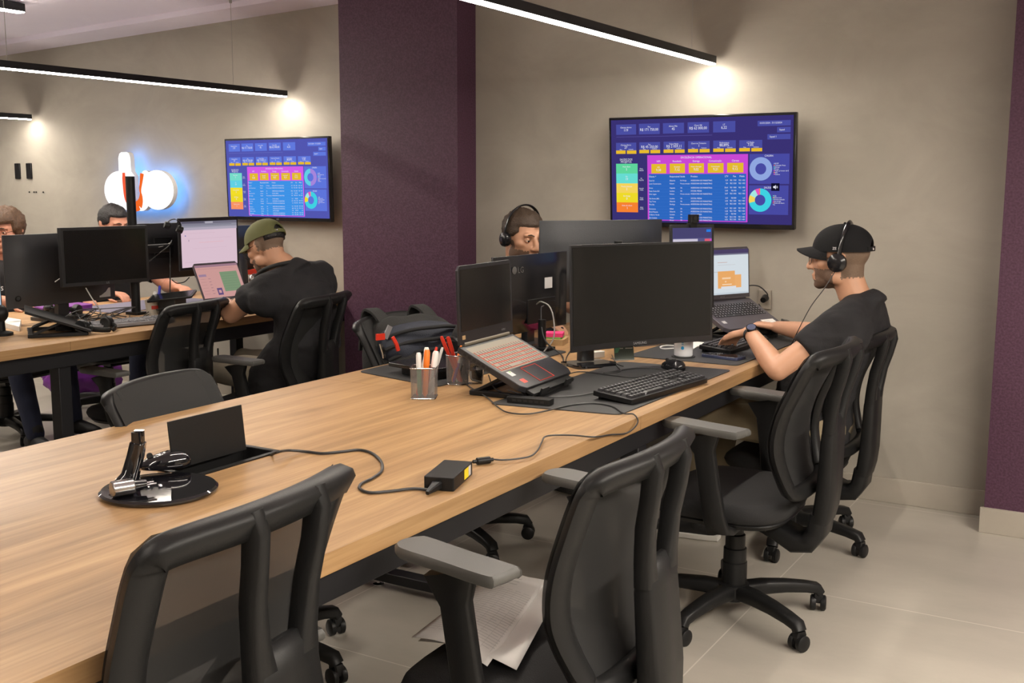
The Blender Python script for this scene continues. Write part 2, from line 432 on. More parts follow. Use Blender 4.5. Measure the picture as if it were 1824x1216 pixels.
DASH = [
 ('r', 'card', 0.0309, 0.0436, 0.1484, 0.1432),
 ('t', 'Clientes Ativos', 0.0899, 0.0735, 0.0174, 'C', 'w'),
 ('t', '119', 0.0899, 0.0994, 0.0293, 'C', 'w'),
 ('r', 'card', 0.1648, 0.0416, 0.2848, 0.1431),
 ('t', 'Fee', 0.2251, 0.0721, 0.0174, 'C', 'w'),
 ('t', 'R$ 171 750,00', 0.2251, 0.0984, 0.0293, 'C', 'w'),
 ('r', 'card', 0.3028, 0.0421, 0.4214, 0.141),
 ('t', 'Ativos Mês', 0.3624, 0.0718, 0.0174, 'C', 'w'),
 ('t', '45', 0.3624, 0.0975, 0.0293, 'C', 'w'),
 ('r', 'card', 0.4414, 0.0407, 0.559, 0.1402),
 ('t', 'Churn R$', 0.5005, 0.0705, 0.0174, 'C', 'w'),
 ('t', 'R$ 62 000,00', 0.5005, 0.0964, 0.0293, 'C', 'w'),
 ('r', 'card', 0.5811, 0.0395, 0.7001, 0.1417),
 ('t', 'LT', 0.6409, 0.0702, 0.0174, 'C', 'w'),
 ('t', '6,22', 0.6409, 0.0968, 0.0293, 'C', 'w'),
 ('r', 'line', 0.0323, 0.1624, 0.5762, 0.1667),
 ('r', 'card', 0.8167, 0.045, 0.9858, 0.0935),
 ('t', '01/01/2024 - 31/12/2024', 0.8296, 0.0657, 0.0185, 'L', 'w'),
 ('r', 'card', 0.9172, 0.106, 0.9858, 0.1543),
 ('t', 'Squad', 0.9298, 0.1292, 0.0185, 'L', 'w'),
 ('r', 'card', 0.868, 0.1685, 0.9858, 0.216),
 ('t', 'Squad 1', 0.8808, 0.1906, 0.0185, 'L', 'w'),
 ('r', 'card', 0.0289, 0.2207, 0.1484, 0.2959),
 ('t', 'Clientes Ativos', 0.0889, 0.2428, 0.0163, 'C', 'w'),
 ('t', '27', 0.0889, 0.266, 0.0293, 'C', 'w'),
 ('r', 'yel', 0.0289, 0.2952, 0.085, 0.3285),
 ('r', 'yel', 0.0929, 0.2966, 0.1484, 0.3297),
 ('t', 'Meta', 0.059, 0.2875, 0.012, 'C', 'w'),
 ('t', 'Realizado', 0.1187, 0.2856, 0.012, 'C', 'w'),
 ('r', 'card', 0.1661, 0.2195, 0.2861, 0.2936),
 ('t', 'Fee', 0.2264, 0.2413, 0.0163, 'C', 'w'),
 ('t', 'R$ 45 250,00', 0.2264, 0.2642, 0.0293, 'C', 'w'),
 ('r', 'yel', 0.1661, 0.2929, 0.2225, 0.3257),
 ('r', 'yel', 0.2303, 0.2944, 0.2861, 0.3271),
 ('t', 'Meta', 0.1963, 0.2853, 0.012, 'C', 'w'),
 ('t', 'Realizado', 0.2563, 0.2835, 0.012, 'C', 'w'),
 ('r', 'card', 0.306, 0.2185, 0.4245, 0.2937),
 ('t', 'Ticket Médio', 0.3655, 0.24, 0.0163, 'C', 'w'),
 ('t', 'R$ 2 059,11', 0.3655, 0.2625, 0.0293, 'C', 'w'),
 ('r', 'yel', 0.306, 0.293, 0.3617, 0.3253),
 ('r', 'yel', 0.3693, 0.2944, 0.4245, 0.3266),
 ('t', 'Meta', 0.3358, 0.2855, 0.012, 'C', 'w'),
 ('t', 'Realizado', 0.3951, 0.2837, 0.012, 'C', 'w'),
 ('r', 'card', 0.4439, 0.2176, 0.5627, 0.2928),
 ('t', 'Churn no Trimestre', 0.5036, 0.2388, 0.0163, 'C', 'w'),
 ('t', '1', 0.5036, 0.261, 0.0293, 'C', 'w'),
 ('r', 'yel', 0.4439, 0.292, 0.4999, 0.3238),
 ('r', 'yel', 0.5073, 0.2935, 0.5627, 0.3251),
 ('t', 'Meta', 0.4738, 0.2846, 0.012, 'C', 'w'),
 ('t', 'Realizado', 0.5332, 0.2829, 0.012, 'C', 'w'),
 ('r', 'card', 0.5823, 0.2168, 0.7031, 0.2919),
 ('t', 'Performance', 0.643, 0.2377, 0.0163, 'C', 'w'),
 ('t', '88,89%', 0.643, 0.2596, 0.0293, 'C', 'w'),
 ('r', 'yel', 0.5823, 0.2912, 0.6394, 0.3225),
 ('r', 'yel', 0.6466, 0.2927, 0.7031, 0.3239),
 ('t', 'Meta', 0.6127, 0.2839, 0.012, 'C', 'w'),
 ('t', 'Realizado', 0.6731, 0.2823, 0.012, 'C', 'w'),
 ('r', 'card', 0.7216, 0.2183, 0.8419, 0.2912),
 ('t', 'LT Médio', 0.782, 0.2389, 0.0163, 'C', 'w'),
 ('t', '7,05', 0.782, 0.2604, 0.0293, 'C', 'w'),
 ('r', 'yel', 0.7216, 0.2904, 0.7785, 0.3213),
 ('r', 'yel', 0.7856, 0.292, 0.8419, 0.3227),
 ('t', 'Meta', 0.7519, 0.2833, 0.012, 'C', 'w'),
 ('t', 'Realizado', 0.812, 0.2817, 0.012, 'C', 'w'),
 ('r', 'grn', 0.0276, 0.4254, 0.155, 0.5218),
 ('t', 'Muito Bom', 0.0909, 0.4553, 0.0163, 'C', 'w'),
 ('t', '5', 0.0909, 0.4808, 0.0261, 'C', 'w'),
 ('t', '18,52%', 0.1779, 0.492, 0.0152, 'C', 'w'),
 ('t', 'Muito', 0.1779, 0.4745, 0.013, 'C', 'w'),
 ('r', 'teal', 0.0276, 0.5218, 0.155, 0.6191),
 ('t', 'Ok', 0.0909, 0.5516, 0.0163, 'C', 'w'),
 ('t', '19', 0.0909, 0.577, 0.0261, 'C', 'w'),
 ('t', '70,37%', 0.1779, 0.5874, 0.0152, 'C', 'w'),
 ('t', 'Ok', 0.1779, 0.5699, 0.013, 'C', 'w'),
 ('r', 'yl1', 0.0276, 0.6191, 0.155, 0.7131),
 ('t', 'Precisa Atenção', 0.0909, 0.649, 0.0163, 'C', 'w'),
 ('t', '2', 0.0909, 0.6744, 0.0261, 'C', 'w'),
 ('t', '7,41%', 0.1779, 0.6839, 0.0152, 'C', 'w'),
 ('t', 'Atenção', 0.1779, 0.6664, 0.013, 'C', 'w'),
 ('r', 'yl2', 0.0276, 0.7131, 0.155, 0.8072),
 ('t', 'Em Perigo', 0.0909, 0.743, 0.0163, 'C', 'w'),
 ('t', '0', 0.0909, 0.7685, 0.0261, 'C', 'w'),
 ('t', '0,00%', 0.1779, 0.7771, 0.0152, 'C', 'w'),
 ('t', 'Perigo', 0.1779, 0.7596, 0.013, 'C', 'w'),
 ('r', 'org', 0.0276, 0.8072, 0.155, 0.9046),
 ('t', 'Aviso de churn', 0.0909, 0.8371, 0.0163, 'C', 'w'),
 ('t', '1', 0.0909, 0.8626, 0.0261, 'C', 'w'),
 ('t', '3,70%', 0.1779, 0.8703, 0.0152, 'C', 'w'),
 ('t', 'Aviso', 0.1779, 0.8528, 0.013, 'C', 'w'),
 ('t', 'SAÚDE DOS', 0.0889, 0.3845, 0.0228, 'C', 'w'),
 ('t', 'PROJETOS', 0.0889, 0.4077, 0.0228, 'C', 'w'),
 ('r', 'mag', 0.2118, 0.3454, 0.7685, 0.9817),
 ('r', 'tab', 0.2203, 0.5278, 0.7602, 0.9731),
 ('t', 'EXCELÊNCIA OPERACIONAL', 0.49, 0.3709, 0.0217, 'C', 'w'),
 ('t', 'NPS', 0.2784, 0.4055, 0.0207, 'C', 'w'),
 ('t', 'Resultado', 0.3836, 0.4053, 0.0207, 'C', 'w'),
 ('t', 'Entrega', 0.49, 0.4051, 0.0207, 'C', 'w'),
 ('t', 'Comunicação', 0.5945, 0.405, 0.0207, 'C', 'w'),
 ('t', 'Clareza', 0.7031, 0.4048, 0.0207, 'C', 'w'),
 ('r', 'gold', 0.2352, 0.4304, 0.3201, 0.5215),
 ('t', 'NPS', 0.2778, 0.4619, 0.0141, 'C', 'w'),
 ('t', '9,38', 0.2778, 0.489, 0.0272, 'C', 'w'),
 ('r', 'gold', 0.3405, 0.4282, 0.4264, 0.5193),
 ('t', 'Resultado', 0.3836, 0.4593, 0.0141, 'C', 'w'),
 ('t', '7,12', 0.3836, 0.4861, 0.0272, 'C', 'w'),
 ('r', 'gold', 0.4477, 0.4271, 0.532, 0.5182),
 ('t', 'Prazo e Entregas', 0.49, 0.4578, 0.0141, 'C', 'w'),
 ('t', '9,02', 0.49, 0.4843, 0.0272, 'C', 'w'),
 ('r', 'gold', 0.5529, 0.427, 0.6388, 0.5182),
 ('t', 'Comunicação', 0.596, 0.4574, 0.0141, 'C', 'w'),
 ('t', '9,21', 0.596, 0.4836, 0.0272, 'C', 'w'),
 ('r', 'gold', 0.6581, 0.4259, 0.7448, 0.5161),
 ('t', 'Clareza', 0.7016, 0.456, 0.0141, 'C', 'w'),
 ('t', '9,12', 0.7016, 0.4819, 0.0272, 'C', 'w'),
 ('t', 'Cliente ^', 0.2216, 0.5522, 0.0185, 'L', 'w'),
 ('t', 'Responsável', 0.3411, 0.5517, 0.0185, 'L', 'w'),
 ('t', 'Saúde', 0.4012, 0.5515, 0.0185, 'L', 'w'),
 ('t', 'Produto', 0.4601, 0.5512, 0.0185, 'L', 'w'),
 ('t', 'LTV', 0.6466, 0.5505, 0.0185, 'L', 'w'),
 ('t', 'Fee', 0.6911, 0.5503, 0.0185, 'L', 'w'),
 ('t', 'Média', 0.7252, 0.5502, 0.0185, 'L', 'w'),
 ('t', 'Casa Sul', 0.2216, 0.5915, 0.0152, 'L', 'w'),
 ('t', 'Eduardo', 0.3411, 0.5905, 0.0152, 'L', 'w'),
 ('t', 'Em Perigo', 0.4012, 0.59, 0.0141, 'L', 'w'),
 ('t', 'ASSESSORIA DE MARKETING', 0.4601, 0.5895, 0.0152, 'L', 'w'),
 ('t', '12,9', 0.6641, 0.5879, 0.0152, 'R', 'w'),
 ('t', 'R$ 1 500', 0.7091, 0.5875, 0.0152, 'R', 'w'),
 ('t', 'R$ 1 450', 0.7555, 0.5871, 0.0152, 'R', 'w'),
 ('t', 'Lume Construtora', 0.2216, 0.622, 0.0152, 'L', 'w'),
 ('t', 'Robert', 0.3411, 0.6206, 0.0152, 'L', 'w'),
 ('t', 'Precisa atenção', 0.4012, 0.62, 0.0141, 'L', 'w'),
 ('t', 'ASSESSORIA DE MARKETING', 0.4601, 0.6193, 0.0152, 'L', 'w'),
 ('t', '8,4', 0.6641, 0.617, 0.0152, 'R', 'w'),
 ('t', 'R$ 2 200', 0.7091, 0.6165, 0.0152, 'R', 'w'),
 ('t', 'R$ 1 450', 0.7555, 0.616, 0.0152, 'R', 'w'),
 ('r', 'tline', 0.2203, 0.6031, 0.7602, 0.6041),
 ('t', 'Arcos', 0.2216, 0.6635, 0.0152, 'L', 'w'),
 ('t', 'Augusto', 0.3411, 0.6616, 0.0152, 'L', 'w'),
 ('t', 'Ok', 0.4012, 0.6606, 0.0141, 'L', 'w'),
 ('t', 'ASSESSORIA DE MARKETING', 0.4601, 0.6597, 0.0152, 'L', 'w'),
 ('t', '20,61', 0.6641, 0.6565, 0.0152, 'R', 'w'),
 ('t', 'R$ 1 800', 0.7091, 0.6558, 0.0152, 'R', 'w'),
 ('t', 'R$ 1 450', 0.7555, 0.6551, 0.0152, 'R', 'w'),
 ('r', 'tline', 0.2203, 0.6433, 0.7602, 0.6444),
 ('t', 'Poste Forte GH', 0.2216, 0.694, 0.0152, 'L', 'w'),
 ('t', 'Luciana', 0.3411, 0.6918, 0.0152, 'L', 'w'),
 ('t', 'Ok', 0.4012, 0.6906, 0.0141, 'L', 'w'),
 ('t', 'SOCIAL MEDIA', 0.4601, 0.6895, 0.0152, 'L', 'w'),
 ('t', '5,45', 0.6641, 0.6856, 0.0152, 'R', 'w'),
 ('t', 'R$ 900', 0.7091, 0.6848, 0.0152, 'R', 'w'),
 ('t', 'null', 0.7555, 0.6839, 0.0152, 'R', 'w'),
 ('r', 'tline', 0.2203, 0.673, 0.7602, 0.6741),
 ('t', 'Solar Lagoa', 0.2216, 0.7235, 0.0152, 'L', 'w'),
 ('t', 'Robert', 0.3411, 0.7208, 0.0152, 'L', 'w'),
 ('t', 'Precisa atenção', 0.4012, 0.7195, 0.0141, 'L', 'w'),
 ('t', 'ASSESSORIA DE MARKETING', 0.4601, 0.7182, 0.0152, 'L', 'w'),
 ('t', '5,67', 0.6641, 0.7137, 0.0152, 'R', 'w'),
 ('t', 'R$ 2 000', 0.7091, 0.7127, 0.0152, 'R', 'w'),
 ('t', 'R$ 1 450', 0.7555, 0.7117, 0.0152, 'R', 'w'),
 ('r', 'tline', 0.2203, 0.7017, 0.7602, 0.7027),
 ('t', 'Vila Norte (BR)', 0.2216, 0.7672, 0.0152, 'L', 'w'),
 ('t', 'Luciana', 0.3411, 0.7639, 0.0152, 'L', 'w'),
 ('t', 'Ok', 0.4012, 0.7623, 0.0141, 'L', 'w'),
 ('t', 'SOCIAL MEDIA', 0.4601, 0.7608, 0.0152, 'L', 'w'),
 ('t', '2,01', 0.6641, 0.7553, 0.0152, 'R', 'w'),
 ('t', 'R$ 800', 0.7091, 0.7541, 0.0152, 'R', 'w'),
 ('t', 'null', 0.7555, 0.7529, 0.0152, 'R', 'w'),
 ('r', 'tline', 0.2203, 0.744, 0.7602, 0.7451),
 ('t', 'Top Trens', 0.2216, 0.7955, 0.0152, 'L', 'w'),
 ('t', 'Eduardo', 0.3411, 0.792, 0.0152, 'L', 'w'),
 ('t', 'Ok', 0.4012, 0.7902, 0.0141, 'L', 'w'),
 ('t', 'ASSESSORIA DE MARKETING', 0.4601, 0.7884, 0.0152, 'L', 'w'),
 ('t', '6,93', 0.6641, 0.7824, 0.0152, 'R', 'w'),
 ('t', 'R$ 1 500', 0.7091, 0.781, 0.0152, 'R', 'w'),
 ('t', 'R$ 1 450', 0.7555, 0.7797, 0.0152, 'R', 'w'),
 ('r', 'tline', 0.2203, 0.7716, 0.7602, 0.7727),
 ('t', 'Mira Bar', 0.2216, 0.825, 0.0152, 'L', 'w'),
 ('t', 'Rodrigo', 0.3411, 0.821, 0.0152, 'L', 'w'),
 ('t', 'Precisa atenção', 0.4012, 0.8191, 0.0141, 'L', 'w'),
 ('t', 'ASSESSORIA DE MARKETING', 0.4601, 0.8171, 0.0152, 'L', 'w'),
 ('t', '2,2', 0.6641, 0.8105, 0.0152, 'R', 'w'),
 ('t', 'R$ 2 000', 0.7091, 0.809, 0.0152, 'R', 'w'),
 ('t', 'R$ 1 450', 0.7555, 0.8075, 0.0152, 'R', 'w'),
 ('r', 'tline', 0.2203, 0.8003, 0.7602, 0.8014),
 ('t', 'Horizonte', 0.2216, 0.8687, 0.0152, 'L', 'w'),
 ('t', 'Rafael', 0.3411, 0.8641, 0.0152, 'L', 'w'),
 ('t', 'Ok', 0.4012, 0.8619, 0.0141, 'L', 'w'),
 ('t', 'ASSESSORIA DE MARKETING', 0.4601, 0.8597, 0.0152, 'L', 'w'),
 ('t', '4,17', 0.6641, 0.8521, 0.0152, 'R', 'w'),
 ('t', 'R$ 1 600', 0.7091, 0.8504, 0.0152, 'R', 'w'),
 ('t', 'R$ 1 450', 0.7555, 0.8487, 0.0152, 'R', 'w'),
 ('r', 'tline', 0.2203, 0.8427, 0.7602, 0.8438),
 ('t', 'Brasil Paisaria', 0.2216, 0.897, 0.0152, 'L', 'w'),
 ('t', 'Eduardo', 0.3411, 0.8922, 0.0152, 'L', 'w'),
 ('t', 'Ok', 0.4012, 0.8897, 0.0141, 'L', 'w'),
 ('t', 'ASSESSORIA DE MARKETING', 0.4601, 0.8873, 0.0152, 'L', 'w'),
 ('t', '2,28', 0.6641, 0.8791, 0.0152, 'R', 'w'),
 ('t', 'R$ 1 700', 0.7091, 0.8773, 0.0152, 'R', 'w'),
 ('t', 'R$ 1 450', 0.7555, 0.8754, 0.0152, 'R', 'w'),
 ('r', 'tline', 0.2203, 0.8702, 0.7602, 0.8713),
 ('t', 'O Bairro Verde', 0.2216, 0.9254, 0.0152, 'L', 'w'),
 ('t', 'Luciana', 0.3411, 0.9202, 0.0152, 'L', 'w'),
 ('t', 'Ok', 0.4012, 0.9175, 0.0141, 'L', 'w'),
 ('t', 'SOCIAL MEDIA', 0.4601, 0.915, 0.0152, 'L', 'w'),
 ('t', '1,35', 0.6641, 0.9061, 0.0152, 'R', 'w'),
 ('t', 'R$ 900', 0.7091, 0.9042, 0.0152, 'R', 'w'),
 ('t', 'null', 0.7555, 0.9022, 0.0152, 'R', 'w'),
 ('r', 'tline', 0.2203, 0.8979, 0.7602, 0.8989),
 ('t', 'Elo Cuidado', 0.2216, 0.956, 0.0152, 'L', 'w'),
 ('t', 'Rafael', 0.3411, 0.9503, 0.0152, 'L', 'w'),
 ('t', 'Ok', 0.4012, 0.9475, 0.0141, 'L', 'w'),
 ('t', 'ASSESSORIA DE MARKETING', 0.4601, 0.9448, 0.0152, 'L', 'w'),
 ('t', '9,67', 0.6641, 0.9353, 0.0152, 'R', 'w'),
 ('t', 'R$ 2 700', 0.7091, 0.9332, 0.0152, 'R', 'w'),
 ('t', 'R$ 1 450', 0.7555, 0.9311, 0.0152, 'R', 'w'),
 ('r', 'tline', 0.2203, 0.9275, 0.7602, 0.9285),
 ('t', 'Norte', 0.2216, 0.9811, 0.0152, 'L', 'w'),
 ('t', 'Bruno', 0.3411, 0.9751, 0.0152, 'L', 'w'),
 ('t', 'Ok', 0.4012, 0.9721, 0.0141, 'L', 'w'),
 ('t', 'ASSESSORIA DE MARKETING', 0.4601, 0.9692, 0.0152, 'L', 'w'),
 ('t', '4,76', 0.6641, 0.9592, 0.0152, 'R', 'w'),
 ('t', 'R$ 2 500', 0.7091, 0.957, 0.0152, 'R', 'w'),
 ('t', 'R$ 1 450', 0.7555, 0.9547, 0.0152, 'R', 'w'),
 ('r', 'tline', 0.2203, 0.952, 0.7602, 0.9529),
 ('r', 'pan', 0.7756, 0.3464, 0.983, 0.6226),
 ('r', 'pan', 0.7756, 0.6359, 0.9801, 0.9071),
 ('t', 'CHURN', 0.8779, 0.3637, 0.0207, 'C', 'w'),
 ('t', 'SAÚDE', 0.8738, 0.6563, 0.0207, 'C', 'w'),
 ('r', 'pale', 0.9028, 0.431, 0.908, 0.4391),
 ('t', 'ROIP', 0.9103, 0.4351, 0.0141, 'L', 'w'),
 ('r', 'org', 0.9028, 0.4472, 0.908, 0.4553),
 ('t', 'Captação Fraca', 0.9103, 0.4516, 0.0141, 'L', 'w'),
 ('r', 'teal', 0.9028, 0.4634, 0.908, 0.4715),
 ('t', 'Atraso', 0.9103, 0.4681, 0.0141, 'L', 'w'),
 ('r', 'teal', 0.9028, 0.4796, 0.908, 0.4877),
 ('t', 'Preço', 0.9103, 0.4846, 0.0141, 'L', 'w'),
 ('r', 'pink', 0.9028, 0.4958, 0.908, 0.5039),
 ('t', 'Pediu p/ trocar de E', 0.9103, 0.5011, 0.0141, 'L', 'w'),
 ('r', 'org', 0.9028, 0.512, 0.908, 0.5201),
 ('t', 'Não', 0.9103, 0.5176, 0.0141, 'L', 'w'),
 ('r', 'pink', 0.9028, 0.5282, 0.908, 0.5363),
 ('t', 'Outros', 0.9103, 0.5341, 0.0141, 'L', 'w'),
 ('r', 'teal', 0.901, 0.7278, 0.9062, 0.7359),
 ('t', 'Ok', 0.9085, 0.7317, 0.0141, 'L', 'w'),
 ('r', 'yl1', 0.901, 0.744, 0.9062, 0.752),
 ('t', 'Muito bom', 0.9085, 0.7482, 0.0141, 'L', 'w'),
 ('r', 'grn', 0.901, 0.7601, 0.9062, 0.7682),
 ('t', 'Precisa atenção', 0.9085, 0.7647, 0.0141, 'L', 'w'),
 ('r', 'pink', 0.901, 0.7763, 0.9062, 0.7844),
 ('t', 'Em perigo', 0.9085, 0.7812, 0.0141, 'L', 'w'),
 ('r', 'org', 0.901, 0.7925, 0.9062, 0.8007),
 ('t', 'Aviso de churn', 0.9085, 0.7977, 0.0141, 'L', 'w'),
 ('r', 'pale', 0.901, 0.8088, 0.9062, 0.8169),
 ('t', '0', 0.9085, 0.8142, 0.0141, 'L', 'w'),
]
DONUTS = [('donut1', 0.8372, 0.4834, 0.1075, 0.0516), ('donut2', 0.8354, 0.7722, 0.1086, 0.0505)]
MUTE = ('r', 'mute', 0.8924, 0.6152, 0.9356, 0.686)

# ------------------------------------------------------------------ room shell
def slab(name, c, d, m, label=None, bevel=0):
    mb = MB(); mb.box((0, 0, 0), d); o = mb.build(name, m, bevel=bevel); o.location = c; return struct(o, label)
XL, XR, YF, YB, YBL = -10., 2.6, -2.5, 4.925, 5.24
slab('floor', ((XL+XR)/2, (YF+5.6)/2, -.05), (XR-XL+.4, 5.6-YF+.4, .1), 'floor_tile')
bpy.data.objects['floor'].location = (0, 0, 0)
for v in bpy.data.objects['floor'].data.vertices: v.co += V(((XL+XR)/2, (YF+5.6)/2, -.05))
slab('wall_back', ((-3.2+XR)/2, YB+.1, 1.45), (XR+3.2, .2, 2.9), 'cement_plaster')
slab('wall_back_left', ((XL-3.85)/2, YBL+.1, 1.45), (-3.85-XL, .2, 2.9), 'cement_plaster')
slab('wall_left', (XL-.1, 1.5, 1.45), (.2, 8.2, 2.9), 'white_wall')
slab('wall_right', (XR+.1, 1.3, 1.45), (.2, 7.6, 2.9), 'white_wall')
slab('wall_front', ((XL+XR)/2, YF-.1, 1.45), (XR-XL+.4, .2, 2.9), 'white_wall')
slab('column_middle', (-3.5275, 5.095, 1.45), (.765, .69, 2.9), 'purple_paint')
slab('column_right', (-.075, 4.81, 1.45), (.94, .25, 2.9), 'purple_paint')
slab('baseboard_back', (-1.845, YB-.007, .055), (2.6, .014, .11), 'skirting_tile', bevel=.002)
slab('baseboard_back_left', (-6.955, YBL-.007, .055), (6.09, .014, .11), 'skirting_tile', bevel=.002)
slab('baseboard_column_right', (-.076, 4.68, .052), (.966, .016, .104), 'skirting_tile', bevel=.002)
slab('baseboard_column_middle', (-3.5275, 4.742, .052), (.78, .016, .104), 'skirting_tile', bevel=.002)
def cz(x): return 2.478+.037*(x+4.62)
mb = MB()
mb.add([(XL-.2, YF-.2, cz(XL-.2)), (XR+.2, YF-.2, cz(XR+.2)), (XR+.2, 5.5, cz(XR+.2)), (XL-.2, 5.5, cz(XL-.2)),
        (XL-.2, YF-.2, cz(XL-.2)+.1), (XR+.2, YF-.2, cz(XR+.2)+.1), (XR+.2, 5.5, cz(XR+.2)+.1), (XL-.2, 5.5, cz(XL-.2)+.1)],
       [(0, 1, 2, 3), (7, 6, 5, 4), (0, 4, 5, 1), (1, 5, 6, 2), (2, 6, 7, 3), (3, 7, 4, 0)])
struct(mb.build('ceiling', 'ceiling_light_tint'))
mb = MB()
a, b = XL, -3.9
mb.add([(a, 4.93, cz(a)-.034), (b, 4.93, cz(b)-.034), (b, 5.24, cz(b)-.034), (a, 5.24, cz(a)-.034),
        (a, 4.93, cz(a)), (b, 4.93, cz(b)), (b, 5.24, cz(b)), (a, 5.24, cz(a))],
       [(0, 1, 2, 3), (7, 6, 5, 4), (0, 4, 5, 1), (1, 5, 6, 2), (2, 6, 7, 3), (3, 7, 4, 0)])
struct(mb.build('trim_1', 'ceiling_light_tint'))

# ------------------------------------------------------------------ pendant lamps
def lamp(x, y0, y1, z, label, w=.036, h=.034, cords=(), group='linear pendant lamps'):
    t = thing('pendant_lamp', label, 'lamp', (x, (y0+y1)/2, z), group=group)
    L = y1-y0
    mb = MB(); mb.box((0, 0, h/2+.004), (w, L, h)); mb.build('housing', 'frame_metal', t, bevel=.002)
    mb = MB(); mb.box((0, 0, .002), (w-.006, L-.012, .008)); mb.build('diffuser', 'lamp_light', t)
    for cy in cords:
        top = cz(x)-z
        mb = MB(); mb.cyl((0, cy-(y0+y1)/2, h), (0, cy-(y0+y1)/2, top), .0014, n=6); mb.cyl((0, cy-(y0+y1)/2, top-.05), (0, cy-(y0+y1)/2, top), .008, n=10)
        mb.build('suspension_cable', 'cable_grey', t)
    return t
lamp(-1.832, 1.7, 4.885, 1.943, 'long black linear pendant lamp pointing at the wall above the large right screen', cords=(4.62, 2.0))
lamp(-4.70, 2.0, 5.19, 1.927, 'long black linear pendant lamp over the left desk, ending above the smaller left screen', cords=(4.75, 3.3))
lamp(-7.17, 2.2, 5.195, 1.859, 'short visible end of a linear lamp above the two black wall plates', cords=(4.9, 3.5))
lamp(-5.8, 2.3, 4.19, cz(-5.8)-.055, 'bright lamp close to the ceiling in the top left corner', w=.06, h=.045)
lamp(-1.80, -2.0, .6, 1.985, 'unseen lamp added to light the near end of the front table', cords=(-1.6, .3))  # added out of view to light the near worktop
lamp(.95, -.6, 3.6, 2.06, 'unseen lamp added to brighten the right aisle', w=.14, cords=(.6, 3.2))  # added out of view, widened to brighten the right floor and wall

# ------------------------------------------------------------------ wall screens with the dashboard
PAL_R = dict(bg=(56, 48, 112), card=(72, 76, 158), w=(225, 225, 240), line=(84, 78, 150), yel=(226, 182, 44), grn=(92, 208, 152), teal=(100, 214, 204), yl1=(238, 206, 88), yl2=(232, 212, 40), org=(240, 126, 48),
             mag=(196, 70, 206), tab=(44, 100, 186), tline=(66, 122, 202), gold=(222, 182, 44), pan=(70, 72, 158), pale=(140, 162, 218), pink=(226, 84, 182), mute=(16, 14, 40), mint=(160, 226, 220), cyan=(62, 204, 220), lav=(160, 130, 214))
PAL_L = dict(PAL_R, bg=(80, 84, 172), card=(94, 118, 216), tab=(60, 142, 224), mag=(206, 90, 226), pan=(92, 114, 214), teal=(94, 204, 222), org=(242, 144, 98), yl1=(236, 216, 40), tline=(90, 162, 232), line=(104, 110, 190), grn=(116, 214, 196))
def dash(tag_, pal, mute, gain=1.):
    """screen content in the plane y=0, u right (x), v down (z), size 1x1; faces toward -y"""
    keys = list(pal); mats = []
    for k in keys:
        glow('screen_%s_%s' % (tag_, k), tuple(c*gain for c in srgb(*pal[k])), 1.0); mats.append('screen_%s_%s' % (tag_, k))
    return keys, mats
